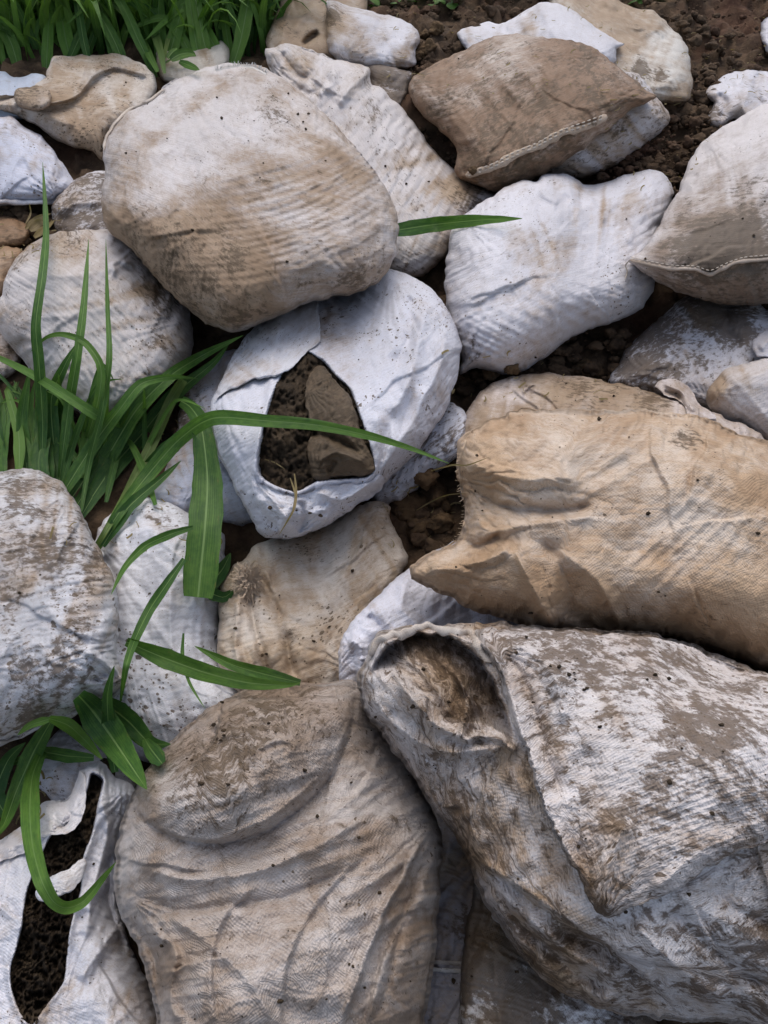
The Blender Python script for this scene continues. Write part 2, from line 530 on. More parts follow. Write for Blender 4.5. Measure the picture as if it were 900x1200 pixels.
def gathers(g, cfg, seed):
    """puckers running in from the sewn or tied sides and from the corners of a filled sack"""
    px, py = g[..., 0], g[..., 1]
    n, m = px.shape
    size = math.hypot(np.ptp(px), np.ptp(py))
    lu = np.zeros((n, m)); lv = np.zeros((n, m))
    lu[:, 1:] = np.cumsum(np.hypot(np.diff(px, axis=1), np.diff(py, axis=1)), axis=1)
    lv[1:] = np.cumsum(np.hypot(np.diff(px, axis=0), np.diff(py, axis=0)), axis=0)
    A = cfg.get('gath', .0075); L0 = cfg.get('glen', min(95, size * .22)); lam = cfg.get('glam', 11.0)
    h = np.zeros((n, m))
    sides = ((lu, lv), (lu, lv[-1:] - lv), (lv, lu), (lv, lu[:, -1:] - lu))
    amps = cfg.get('gsides', None) or [.45 + .8 * float(rnd1(k, seed)) for k in range(4)]
    for k, (sc, dist) in enumerate(sides):
        if k < 2: sref = np.broadcast_to(sc[0 if k == 0 else -1][None, :], (n, m))
        else: sref = np.broadcast_to(sc[:, 0 if k == 2 else -1][:, None], (n, m))
        sref = sref + 7 * vnoise(xy3(sref / 40, dist / 55), seed + 50 + k) + .10 * dist * vnoise(xy3(sref / 60, sref * 0), seed + 60 + k)
        ph = sref / lam + 1.2 * vnoise(xy3(sref / 28, sref * 0.), seed + 70 + k)
        i = np.floor(ph)
        for (ii, w) in ((i, 1),):
            ln = L0 * (.25 + 1.3 * rnd1(ii, seed + 80 + k)**1.5)
            am = .25 + .75 * rnd1(ii, seed + 90 + k)
            sh = np.abs(np.sin(math.pi * (ph - i)))
            h += A * amps[k] * am * (sh**.8 - .35) * np.exp(-dist / ln) * (.3 + .7 * sstep(0, 16, dist))
    # corners
    R = cfg.get('rad', None)
    if R is None:
        R = []
        c = g[n // 2, m // 2]
        for q, (a, b) in enumerate(((0, 0), (0, -1), (-1, -1), (-1, 0))):
            p = g[a, b]; d = c - p
            R.append((p[0], p[1], math.degrees(math.atan2(d[1], d[0])), 42, 7, size * .30, .010 * float(.4 + .8 * rnd1(q, seed + 5))))
    for q, (x, y, dg, spread, nf, ln, amp) in enumerate(R):
        dx, dy = px - x, py - y
        r = np.hypot(dx, dy) + 1e-6
        a = (np.degrees(np.arctan2(dy, dx)) - dg + 180) % 360 - 180
        a = a + 5 * vnoise(xy3(r / 40, a / 30), seed + 33 + q)
        ph = a / (2 * spread) * nf + 50
        i = np.floor(ph)
        lnn = ln * (.35 + 1.0 * rnd1(i, seed + 41 + q))
        sh = np.abs(np.sin(math.pi * (ph - i)))
        h += amp * (sh**.8 - .4) * np.exp(-(a / spread)**4) * np.exp(-(r / lnn)**1.6) * sstep(4, 22, r) * (.4 + .6 * rnd1(i, seed + 42 + q))
    return h

def up2(a):
    """cubic doubling of a grid"""
    def ax(a):
        p = np.concatenate([2 * a[:1] - a[1:2], a, 2 * a[-1:] - a[-2:-1]])
        mid = (-p[:-3] + 9 * p[1:-2] + 9 * p[2:-1] - p[3:]) / 16
        o = np.empty((2 * len(a) - 1,) + a.shape[1:]); o[::2] = a; o[1::2] = mid
        return o
    return np.swapaxes(ax(np.swapaxes(ax(a), 0, 1)), 0, 1)

SURF = {}       # id -> (px, py, z) of the front sheets, for things laid on them

def grid_patch(outline, ang, step, smooth_it=60):
    """outline (px) -> (n,m,2) grid whose four corners follow the sack's own corners"""
    c = catmull(outline, True)
    ctr = c.mean(0)
    a = math.radians(ang)
    q = (c - ctr) @ np.array([[math.cos(a), -math.sin(a)], [math.sin(a), math.cos(a)]])
    half = np.abs(q).max(0)
    qn = q / half
    idx = [int(np.argmax(qn @ np.array(d))) for d in ((-1, -1), (1, -1), (1, 1), (-1, 1))]
    N = len(c)
    area = 0.5 * np.sum(c[:, 0] * np.roll(c[:, 1], -1) - np.roll(c[:, 0], -1) * c[:, 1])
    if area < 0:
        c = c[::-1]; idx = [N - 1 - i for i in idx]
    def side(i, j):
        return c[i:j + 1] if j >= i else np.concatenate([c[i:], c[:j + 1]])
    s = [side(idx[k], idx[(k + 1) % 4]) for k in range(4)]
    L = [np.linalg.norm(np.diff(x, axis=0), axis=1).sum() for x in s]
    m = max(12, int(max(L[0], L[2]) / step)); n = max(12, int(max(L[1], L[3]) / step))
    top = resample(s[0], m); right = resample(s[1], n); bot = resample(s[2], m)[::-1]; left = resample(s[3], n)[::-1]
    g = coons(top, bot, left, right)
    for _ in range(smooth_it):
        g[1:-1, 1:-1] = .25 * (g[2:, 1:-1] + g[:-2, 1:-1] + g[1:-1, 2:] + g[1:-1, :-2])
    return g

def coons(top, bot, left, right):
    m, n = len(top), len(left)
    u = np.linspace(0, 1, m)[None, :, None]; v = np.linspace(0, 1, n)[:, None, None]
    T, Bo, Le, Ri = top[None], bot[None], left[:, None], right[:, None]
    return ((1 - v) * T + v * Bo + (1 - u) * Le + u * Ri
            - ((1 - u) * (1 - v) * top[0] + u * (1 - v) * top[-1] + (1 - u) * v * bot[0] + u * v * bot[-1]))

def rim_of(g):
    return np.concatenate([g[0, :-1], g[:-1, -1], g[-1, :0:-1], g[:0:-1, 0]])

def unrim(r, n, m):
    top = np.concatenate([r[0:m - 1], r[m - 1:m]])
    right = r[m - 1:m - 1 + n]
    bot = r[m + n - 2:m + n - 2 + m][::-1]
    left = np.concatenate([r[2 * m + n - 3:], r[:1]])[::-1]
    return top, bot, left, right

def roll_smooth(r, k, it=3):
    for _ in range(it):
        a = np.concatenate([r[-k:], r, r[:k]])
        c = np.cumsum(np.r_[0, a]); r = (c[2 * k + 1:] - c[:-2 * k - 1]) / (2 * k + 1)
    return r

def features(px, py, cfg, mm, seed):
    """handmade folds, in metres towards the camera"""
    h = np.zeros(px.shape)
    for (x, y, r, dz) in cfg.get('bumps', ()):
        h += dz * np.exp(-((px - x)**2 + (py - y)**2) / (2 * r * r))
    wob = fbm(xy3(px / 26, py / 26), seed + 3, 3) * 3.0
    wob2 = fbm(xy3(px / 26 + 40, py / 26), seed + 4, 3) * 3.0
    for c in cfg.get('creases', ()):
        pts, w, dz = c[0], c[1], c[2]
        d, s, t = polydist(px + wob * .5, py + wob2 * .5, catmull(pts, False, 6))
        tp = sstep(0, .12, t) * sstep(0, .12, 1 - t)
        h += 1.4 * dz * (.55 * np.exp(-(np.sqrt(d * d + 1.) - 1) / (w * .55)) + .55 * np.exp(-(d / (w * 1.3))**2)) * tp
    for (pts, R, dz, dz2, L2) in cfg.get('domes', ()):
        d, s, t = polydist(px + wob * .3, py + wob2 * .3, catmull(pts, False, 6))
        sd = d * s
        tp = sstep(0, .16, t) * sstep(0, .16, 1 - t)
        q = np.clip(sd / R, 0, 1)
        h += dz * np.sqrt(1 - (1 - q)**2) * np.exp(-np.maximum(sd - R, 0) / (2.5 * R)) * tp * (sd > 0)
        h += dz2 * (1 - np.exp(-np.maximum(-sd, 0) / (L2 * .25))) * np.exp(-np.maximum(-sd, 0) / L2) * tp * (sd <= 0)
    for c in cfg.get('steps', ()):
        pts, L, dz = c[0], c[1], c[2]
        d, s, t = polydist(px + wob * .4, py + wob2 * .4, catmull(pts, False, 6))
        sd = d * s
        tp = sstep(0, .10, t) * sstep(0, .10, 1 - t)
        up = sstep(-1.5, 2.5, sd) * np.exp(-np.maximum(sd, 0) / L)
        dn = (1 - sstep(-2.5, 0.5, sd)) * np.exp(-np.maximum(-sd, 0) / (L * .35)) * .35
        h += dz * (up - dn) * tp
    return h

def pleats(px, py, cfg, seed):
    h = np.zeros(px.shape)
    fd = cfg.get('fold', (cfg.get('ang', 0) + 25 + (seed % 5) * 17, 22, .0055))
    folds = fd if isinstance(fd, list) else [fd, (fd[0] + 35, fd[1] * 2.3, fd[2] * 1.7)]
    for k, (dg, lam, amp) in enumerate(folds):
        b = math.radians(dg)
        wx = vnoise(xy3(px / 130, py / 130), seed + 21 + k) * 24; wy = vnoise(xy3(px / 130, py / 130, 3.), seed + 22 + k) * 24
        al = (px + wx) * math.cos(b) + (py + wy) * math.sin(b); c = -(px + wx) * math.sin(b) + (py + wy) * math.cos(b)
        n = vnoise(xy3(al / (lam * 9), c / lam), seed + 23 + k)
        n2 = vnoise(xy3(al / (lam * 5) + 9, c / (lam * .42)), seed + 24 + k)
        msk = sstep(-.35, .5, vnoise(xy3(px / 70, py / 70), seed + 25 + k))
        h += amp * ((1 - np.abs(n) * 2.2).clip(-.6, 1) * (.35 + .65 * msk) + .40 * (1 - np.abs(n2) * 2.4).clip(-.6, 1) * msk)
    for (x, y, rx, ry, rot, dirn, lam, amp) in cfg.get('pleats', ()):
        a = math.radians(rot)
        qx = (px - x) * math.cos(a) + (py - y) * math.sin(a); qy = -(px - x) * math.sin(a) + (py - y) * math.cos(a)
        m = np.exp(-((qx / rx)**2 + (qy / ry)**2) * 1.2)
        b = math.radians(dirn)                       # direction the folds run along
        c = -(px) * math.sin(b) + (py) * math.cos(b)
        al = (px) * math.cos(b) + (py) * math.sin(b)
        bend = ((al - (x * math.cos(b) + y * math.sin(b))) / max(rx, ry))**2 * cfg.get('pbend', 0.0)
        nz = vnoise(xy3(al / 120, c / 34), seed + 9) * 5 + vnoise(xy3(al / 45, c / 14), seed + 10) * .8
        ph = (c + bend + nz) / lam
        wv = 1 - np.abs(((ph + .5) % 1) * 2 - 1)
        var = .35 + .65 * (vnoise(xy3(np.floor(ph + .5) * 1.7, al / 80), seed + 11) * .5 + .5)
        h += 1.5 * amp * (wv**1.3 - .45) * m * var
    return h

def paint(px, py, cfg, seed):
    d = cfg.get('dirt', {})
    out = np.zeros(px.shape + (3,))
    for k, key in enumerate(('tan', 'mud', 'spk')):
        spec = d.get(key, (0.1,))
        v = np.full(px.shape, float(spec[0]))
        for (x, y, r, a) in spec[1:]:
            v += a * np.exp(-((px - x)**2 + (py - y)**2) / (2 * r * r))
        out[..., k] = v
    st = pleats(px, py, dict(cfg, fold=cfg.get('fold', (cfg.get('ang', 0) + 25 + (seed % 5) * 17, 14, .0055))), seed + 5)
    out[..., 0] += np.clip(st * 45, -.3, .35)
    out[..., 1] += np.clip(st * 9, -.06, .09)
    out[..., 0] += .12 * fbm(xy3(px / 60, py / 60), seed, 3)
    return out

def build_cloth(cfg, mat, name, parent=None, seed=1):
    """a filled sack: closed skin, front sheet relaxed over its filling, back sheet resting in the heap.
    sheet=True: a loose layer of cloth a few millimetres thick laid over what is there."""
    sheet = cfg.get('sheet', False)
    out = np.array(cfg['out'], float)
    step = cfg.get('step', 3.0)
    g = grid_patch(out, cfg.get('ang', 0), step)
    n, m = g.shape[:2]
    # uneven seam line
    rw = cfg.get('rough', 1.6)
    g0 = g.copy()
    rx = fbm(xy3(g0[..., 0] / 14, g0[..., 1] / 14, 2.), seed + 5, 3) * rw
    ry = fbm(xy3(g0[..., 0] / 14, g0[..., 1] / 14, 7.), seed + 6, 3) * rw
    gat = gathers(g0, cfg, seed)
    pl = (pleats(g0[..., 0], g0[..., 1], cfg, seed) + gat) * 330
    cc = out.mean(0); rd = g0 - cc; rd /= np.linalg.norm(rd, axis=2)[..., None] + 1e-6
    g = g0 + np.stack([rx, ry], -1) + rd * np.clip(pl * .6, -1.8, 1.8)[..., None]
    px, py = g[..., 0], g[..., 1]
    rim = rim_of(g)
    # roundness from a smooth distance to the rim
    rs = resample(np.concatenate([rim_of(g0), rim_of(g0)[:1]]), 161)[:-1]
    ds = np.linalg.norm(rs[1] - rs[0])
    flat = g0.reshape(-1, 2)
    I = np.zeros(len(flat))
    for p in rs:
        dd = (flat[:, 0] - p[0])**2 + (flat[:, 1] - p[1])**2
        I += ds / (dd + 4.0)**1.5
    dist = np.sqrt(2.0 / I).reshape(n, m)
    dist -= .5 * (rim_of(dist[..., None])).mean(); dist = np.maximum(dist, 0)
    dist[0] = 0; dist[-1] = 0; dist[:, 0] = 0; dist[:, -1] = 0
    dn = dist / dist.max(); dn = dn * (.78 + .22 * dn)
    area = abs(np.sum(rim[:, 0] * np.roll(rim[:, 1], -1) - np.roll(rim[:, 0], -1) * rim[:, 1])) / 2
    D0 = float(sample(blur(ZB, 6), np.array([out[:, 0].mean()]), np.array([out[:, 1].mean()]))[0])
    if sheet:
        src = SURF[cfg['on']][3] if 'on' in cfg else ZB
        zb = blur(src, cfg.get('conform', 3))
        Bz = sample(zb, px, py) - cfg.get('off', 0.02)
        Bz = np.minimum(Bz, sample(src, px, py) - .004)
        T = cfg.get('T', 0.012)
        Bz = Bz - T * dn**.6
    else:
        T = 1.38 * cfg.get('k', .30) * math.sqrt(area) * D0 / FPX
        zl = sample(blur(ZB, 2), rim[:, 0], rim[:, 1])
        R = len(zl); wd = max(2, int(R * cfg.get('win', .05)))
        mn = zl.copy()
        for s in range(-wd, wd + 1):
            mn = np.minimum(mn, np.roll(zl, s))
        rz = roll_smooth(.6 * mn + .4 * zl, max(2, int(R * .045)))
        rz = rz - .75 * cfg.get('lift', .35) * T
        if 'tilt' in cfg:
            cx, cy = rim.mean(0)
            rz = rz - (cfg['tilt'][0] * (rim[:, 0] - cx) + cfg['tilt'][1] * (rim[:, 1] - cy)) / 100.0
        t, bo, le, ri = unrim(rz, n, m)
        rzg = coons(t[:, None], bo[:, None], le[:, None], ri[:, None])[..., 0]
        for _ in range(80):
            rzg[1:-1, 1:-1] = .25 * (rzg[2:, 1:-1] + rzg[:-2, 1:-1] + rzg[1:-1, 2:] + rzg[1:-1, :-2])
        f = cfg.get('flat', 1.0)
        prof = (dn * (2 - dn))**(.5 * f)
        Bz = rzg - T * prof
        back = rzg + T * cfg.get('kb', .9) * prof + .01 * (prof > 0)
    lump = fbm(xy3(px / 70, py / 70), seed + 1, 2) * cfg.get('lump', .012) + fbm(xy3(px / 26, py / 26), seed + 2, 2) * cfg.get('lump2', .0012)
    feat = features(px, py, cfg, 0, seed)
    fade = sstep(0, .22, dn) if not sheet else sstep(0, .10, dn)
    h = lump + .7 * feat
    Bz = Bz - h * sstep(0, .10 if not sheet else .02, dn)
    if not sheet:
        cl = sample(ZB, px, py) - .006
        Bz = np.where(dn > .12, np.minimum(Bz, cl), Bz)
    BP = cam_pt(px, py, Bz)
    # spare cloth
    e = [x * .5 for x in cfg.get('ex', (.03, .03))]
    eu = np.full((n, m), e[0]); ev = np.full((n, m), e[1])
    for (x, y, r, a, b) in cfg.get('loose', ()):
        w = np.exp(-((px - x)**2 + (py - y)**2) / (2 * r * r)); eu += a * w; ev += b * w
    P = BP.copy()
    eu = eu * fade; ev = ev * fade
    P[..., 2] += (fbm(xy3(px / 9, py / 9), seed + 7, 2)) * .0006
    P = relax(P, BP, eu, ev, cfg.get('iters', 0), cfg.get('kbend', .25), cfg.get('ks', .035), allow=cfg.get('allow', .006), seed=seed)
    P = P.astype(float)
    # finer grid for the creases and puckers
    P = up2(P); g0 = up2(g0); dn = np.clip(up2(dn), 0, 1); dn[0] = dn[-1] = 0; dn[:, 0] = dn[:, -1] = 0
    px, py = up2(px), up2(py); BP = up2(BP)
    if not sheet: back = up2(back)
    n, m = px.shape
    fade = sstep(0, .22, dn) if not sheet else sstep(0, .10, dn)
    fs = cfg.get('fs', .4 if sheet and 'gath' not in cfg else 1.0)
    fine = pleats(px, py, cfg, seed) * (.4 + .6 * fade) * fs + gathers(g0, cfg, seed) * fs
    # a few sharp tucks running in from the edge
    ctr = np.array([px.mean(), py.mean()]); rmv = rim_of(g0); size = math.hypot(np.ptp(px), np.ptp(py))
    nt_ = cfg.get('tucks', 0 if sheet else (5 if size > 330 else (3 if size > 170 else 1)))
    rt = random.Random(seed + 3)
    for i in range(nt_):
        p = rmv[rt.randrange(len(rmv))]; d = ctr - p; Ld = np.linalg.norm(d); d = d / Ld
        pr = np.array([-d[1], d[0]]); ln = Ld * rt.uniform(.6, 1.25); bend = rt.uniform(-.35, .35)
        line = [p + d * ln * t + pr * ln * (rt.uniform(-.03, .03) + bend * t * t) for t in (-.08, .1, .3, .5, .75, 1.0)]
        if rt.random() < .5: line = line[::-1]
        dd, s_, t_ = polydist(px + 2.5 * vnoise(xy3(px / 16, py / 16), seed + i), py + 2.5 * vnoise(xy3(px / 16, py / 16), seed + 40 + i), catmull(line, False, 6))
        sd = dd * s_; tp = sstep(0, .35, t_) * sstep(0, .35, 1 - t_); am = rt.uniform(.004, .0095) * (size / 330)**.4
        fine = fine + am * (sstep(-.8, 1.6, sd) * np.exp(-np.maximum(sd, 0) / rt.uniform(10, 26)) - .5 * (1 - sstep(-1.6, .4, sd)) * np.exp(-np.maximum(-sd, 0) / 7)) * tp
    fine = fine + .0007 * fbm(xy3(px / 5, py / 5), seed + 77, 2)
    post = (.3 * features(px, py, cfg, 0, seed) + fine) * sstep(0, .04, dn)
    if 'mouth' in cfg:
        for (pts, L, dz) in cfg['mouth']:
            d, s_, t_ = polydist(px + 3 * vnoise(xy3(px / 14, py / 14), seed), py + 3 * vnoise(xy3(px / 14, py / 14), seed + 1), catmull(pts, False, 6))
            sd = d * s_; tp = sstep(0, .2, t_) * sstep(0, .1, 1 - t_)
            post = post - dz * sstep(-1, 3, sd) * np.exp(-np.maximum(sd, 0) / L) * tp
    P = P * ((P[..., 2] - post) / P[..., 2])[..., None]
    pz = P[..., 2]
    fx = 450 + FPX * P[..., 0] / pz; fy = 600 - FPX * P[..., 1] / pz
    SURF_z = None
    hole = cfg.get('hole')
    keep = np.ones((n - 1, m - 1), bool)
    zpre = pz.copy()
    if hole is not None:
        hp = catmull(hole, True, 8); hl = np.concatenate([hp, hp[:1]])
        d, s, t = polydist(fx, fy, hl)
        ins = inside(fx, fy, hp)
        lip = cfg.get('lip', .012) * np.exp(-(d / 5)**2)
        jag = 1 + .35 * fbm(xy3(fx / 12, fy / 12), seed + 8, 2)
        dz = np.where(ins, cfg.get('hdepth', .10) * (.35 * sstep(0, 2.5, d) + .65 * sstep(1.5, 9, d * jag)), 0) - lip
        k = (P[..., 2] + dz) / P[..., 2]
        P = P * k[..., None]
        dead = ins & (d > 8.5)
        keep = ~(dead[1:, 1:] & dead[1:, :-1] & dead[:-1, 1:] & dead[:-1, :-1])
    for (poly, dep, soft) in cfg.get('dents', ()):
        hp = catmull(poly, True, 8); hl = np.concatenate([hp, hp[:1]])
        d, s, t = polydist(fx, fy, hl)
        ins = inside(fx, fy, hp)
        dz = np.where(ins, dep * sstep(0, soft, d), 0)
        P = P * ((P[..., 2] + dz) / P[..., 2])[..., None]
    # own depth map (before the opening is pushed in)
    own = np.full_like(ZB, 9.0)
    splat(fx, fy, zpre if hole is not None else P[..., 2], own)
    full = np.where(own < 8.9, own, ZB)
    SURF[cfg['id']] = (fx, fy, P[..., 2], full)
    pz = P[..., 2]
    splat(450 + FPX * P[..., 0] / pz, 600 - FPX * P[..., 1] / pz, pz)
    W = to_world(P).reshape(-1, 3)
    if sheet:
        Pb = P * ((P[..., 2] + .0025) / P[..., 2])[..., None]
        Wb = to_world(Pb).reshape(-1, 3)
    else:
        bp = cam_pt(px, py, np.maximum(back, P[..., 2] + .003))
        Wb = to_world(bp).reshape(-1, 3)
    # faces
    idx = np.arange(n * m).reshape(n, m)
    q = np.stack([idx[:-1, :-1], idx[1:, :-1], idx[1:, 1:], idx[:-1, 1:]], -1)
    fr = q[keep]
    if sheet and not cfg.get('weld'):
        off = n * m
        bk = q[keep][:, ::-1] + off
        r = rim_of(idx[..., None])[:, 0]; r2 = np.roll(r, -1)
        sd = np.stack([r, r + off, r2 + off, r2], -1)[:, ::-1]
        faces = np.concatenate([fr, bk, sd])
        verts = np.concatenate([W, Wb]); rep = 2
        sel = np.arange(n * m)
    else:
        bi = idx.copy(); inner = np.zeros((n, m), bool); inner[1:-1, 1:-1] = True
        bi[inner] = n * m + np.arange(inner.sum())
        qb = np.stack([bi[:-1, :-1], bi[:-1, 1:], bi[1:, 1:], bi[1:, :-1]], -1).reshape(-1, 4)
        faces = np.concatenate([fr, qb])
        sel = np.where(inner.ravel())[0]
        verts = np.concatenate([W, Wb[sel]])
    # fabric coordinates in metres
    s = D0 / FPX
    lu = np.zeros((n, m)); lv = np.zeros((n, m))
    lu[:, 1:] = np.cumsum(np.linalg.norm(np.diff(BP, axis=1), axis=2), axis=1)
    lv[1:] = np.cumsum(np.linalg.norm(np.diff(BP, axis=0), axis=2), axis=0)
    lu -= lu[:, m // 2:m // 2 + 1]; lv -= lv[n // 2:n // 2 + 1]
    # even coordinates: blend true lengths with the sheet's mean size
    uv = np.stack([lu, lv], -1)
    uvf = uv.reshape(-1, 2)
    dirt = paint(fx, fy, cfg, seed).reshape(-1, 3)
    uvs = np.concatenate([uvf, uvf[sel]]); di = np.concatenate([dirt, dirt[sel]])
    return mesh_obj(name, verts, faces, mat, parent, uvs, di)

# ------------------------------------------------------------------ ground
def build_ground():
    us = np.r_[-60, -30, -14, -7, -4.5, -3.2, np.linspace(-2.4, 2.4, 260), 3.2, 4.5, 7, 14, 30, 60]
    vs = np.r_[-20, -8, -3, -1.2, np.linspace(-.6, 4.6, 290), 5.2, 6, 7, 9, 13, 20, 40, 90, 200]
    U, V = np.meshgrid(us, vs)
    near = sstep(3.2, 2.2, np.abs(U)) * sstep(5.2, 4.4, V) * sstep(-1.2, -.5, V)
    h = .05 * fbm(xy3(U * 2.2, V * 2.2), 31, 3) + near * (.022 * fbm(xy3(U * 11, V * 11), 32, 3)
        + .030 * np.maximum(fbm(xy3(U * 24, V * 24), 33, 4, .6), 0))
    W = on_slope(U, V, h)
    n, m = U.shape
    idx = np.arange(n * m).reshape(n, m)
    q = np.stack([idx[:-1, :-1], idx[:-1, 1:], idx[1:, 1:], idx[1:, :-1]], -1).reshape(-1, 4)
    o = mesh_obj('ground', W.reshape(-1, 3), q, M_SOIL, base=(0, 0, 0))
    ZB[:] = 9.0
    nu = np.abs(us) < 3; nv = (vs > -1) & (vs < 5)
    nw = W[np.ix_(nv, nu)]
    a, b, c = from_world(nw)
    splat(a, b, c)
    gd = ground_depth(_gx, _gy)
    ZB[:] = np.where((ZB > 8.9) | (gd < 0) | (_gy < 0), np.where(gd > 0, np.minimum(gd, 6), 6), ZB)
    tag(o, 'dark brown loose soil sloping up behind and between the sacks', 'soil ground', kind='structure')

M_SOIL = mat_soil('soil', redf=.35)
M_DARK_SOIL = mat_soil('dark_soil', c0=(0.022, 0.015, 0.009), c1=(0.085, 0.060, 0.036), redf=.05)  # darker soil mix for the open mouths and the scattered bits
M_CLOD = mat_soil('clod', c0=(0.06, 0.037, 0.020), c1=(0.17, 0.11, 0.058), redf=.15)
build_ground()

# unit lumpy clod shapes
def ico(sub):
    import bmesh
    bm = bmesh.new(); bmesh.ops.create_icosphere(bm, subdivisions=sub, radius=1)
    v = np.array([x.co[:] for x in bm.verts]); f = np.array([[y.index for y in x.verts] for x in bm.faces]); bm.free()
    return v, f

def clod(c, r, seed, sub=4, sq=.75):
    v, f = ico(sub)
    k = 1 + .34 * fbm(v * 1.5 + seed * 3.1, seed, 3)[:, None] + .10 * fbm(v * 6 + seed, seed + 1, 3)[:, None]
    rr = random.Random(seed)
    p = v * k * np.array([1, rr.uniform(.75, 1.0), sq]) * r
    a = rr.uniform(0, 6.3)
    R = np.array([[math.cos(a), -math.sin(a), 0], [math.sin(a), math.cos(a), 0], [0, 0, 1]])
    return p @ R.T + c, f

def build_crumbs():
    """loose soil crumbs, past counting"""
    rr = np.random.default_rng(5)
    sv, sf = ico(3)
    V, Fc, off = [], [], 0
    zones = [((450, 0), (900, 250), 1500), ((440, 540), (560, 660), 150), ((500, 400), (760, 470), 320), ((0, 240), (70, 340), 140),
             ((480, 60), (540, 130), 200), ((700, 100), (850, 240), 600), ((60, 430), (240, 640), 200)]
    var = []
    for i in range(24):
        k = 1 + .42 * fbm(sv * 1.6 + i * 5.3, i, 2)[:, None] + .16 * fbm(sv * 5 + i, i + 90, 2)[:, None]
        var.append(sv * k)
    for (a, b, n) in zones:
        px = rr.uniform(a[0], b[0], n); py = rr.uniform(a[1], b[1], n)
        u, v = slope_uv(px, py)
        r = .004 + .022 * rr.random(n)**3.0
        C = on_slope(u, v, rr.uniform(.0, .05, n))
        for i in range(n):
            aa = rr.uniform(0, 6.28); ca, sa = math.cos(aa), math.sin(aa)
            V.append(var[i % 24] @ np.array([[ca, sa, 0], [-sa, ca, 0], [0, 0, 1]]) * r[i] * np.array([1, rr.uniform(.6, 1), rr.uniform(.5, .9)]) + C[i]); Fc.append(sf + off); off += len(sv)
    o = mesh_obj('soil_crumbs', np.concatenate(V), np.concatenate(Fc), M_SOIL, base=(0, 0, 0), smooth=True)
    tag(o, 'loose dark soil crumbs scattered over the bare ground', 'soil crumbs', kind='stuff')
build_crumbs()

# ------------------------------------------------------------------ fabrics
WHITE = (0.66, 0.66, 0.71)
BLUEW = (0.62, 0.65, 0.76)
CREAM = (0.66, 0.58, 0.48)
PALE = (0.65, 0.62, 0.62)
TAN = (0.50, 0.35, 0.20)
GREYW = (0.42, 0.42, 0.45)
_mc = [0]
def fab(name, **k):
    _mc[0] += 1
    return mat_sack(name, 100 + _mc[0] * 7, **k)

def sack(cfg, name, label, cat='sack', group=None, mat=None, parent=None, seed=None, root=False):
    """one sack: either a single skin, or an Empty that carries the skin and its parts"""
    cfg.setdefault('id', name)
    seed = seed or (sum(ord(ch) for ch in cfg['id']) * 13 + len(label)) % 9973
    if root:
        out = np.array(cfg['out'], float)
        zz = sample(ZB, out[:, 0], out[:, 1])
        r = root_at(name, to_world(cam_pt(out[:, 0], out[:, 1], zz)), label, cat, group)
        build_cloth(cfg, mat, 'sack_skin', r, seed)
        return r
    o = build_cloth(cfg, mat, name, parent, seed)
    if parent is None: tag(o, label, cat, group)
    elif label: o['label'] = label
    return o

def tube_on(name, parent, mat, sid, pts, wpx, hpx=None, off=0.0, wav=0.0, seed=1, npx=2.0):
    """a cord or hem laid on the surface of sack sid"""
    c = catmull(pts, False, 10)
    L = np.linalg.norm(np.diff(c, axis=0), axis=1).sum()
    c = resample(c, max(8, int(L / npx)))
    t = np.arange(len(c))
    nrm = np.gradient(c, axis=0); nrm = np.stack([-nrm[:, 1], nrm[:, 0]], 1); nrm /= np.linalg.norm(nrm, axis=1)[:, None] + 1e-9
    c = c + nrm * (fbm(xy3(t / 9., t * 0.), seed, 2) * wav)[:, None]
    z = sample(SURF[sid][3] if sid else ZB, c[:, 0], c[:, 1])
    z = np.convolve(np.pad(z, 2, mode='edge'), np.ones(5) / 5, 'valid') - off
    K = 10
    V = []
    for k in range(K):
        a = 2 * math.pi * k / K
        w = wpx * (1 + .18 * fbm(xy3(t / 4., t * 0. + 5), seed + 2, 2)) * .5 * np.minimum(1, .35 + np.minimum(t, t[::-1]) / 3.0)
        q = c + nrm * (w * math.cos(a))[:, None]
        hh = (hpx or wpx) * .5
        V.append(to_world(cam_pt(q[:, 0], q[:, 1], z - math.sin(a) * hh * z / FPX)))
    V = np.stack(V, 1)
    n = len(c)
    idx = np.arange(n * K).reshape(n, K); nx = np.roll(idx, -1, 1)
    q = np.stack([idx[:-1], idx[1:], nx[1:], nx[:-1]], -1).reshape(-1, 4)
    uv = np.stack([np.repeat(t * npx * .0019, K), np.tile(np.arange(K) / K * .03, n)], 1)
    return mesh_obj(name, V.reshape(-1, 3), q, mat, parent, uv, np.tile([.3, .2, .2], (n * K, 1)))

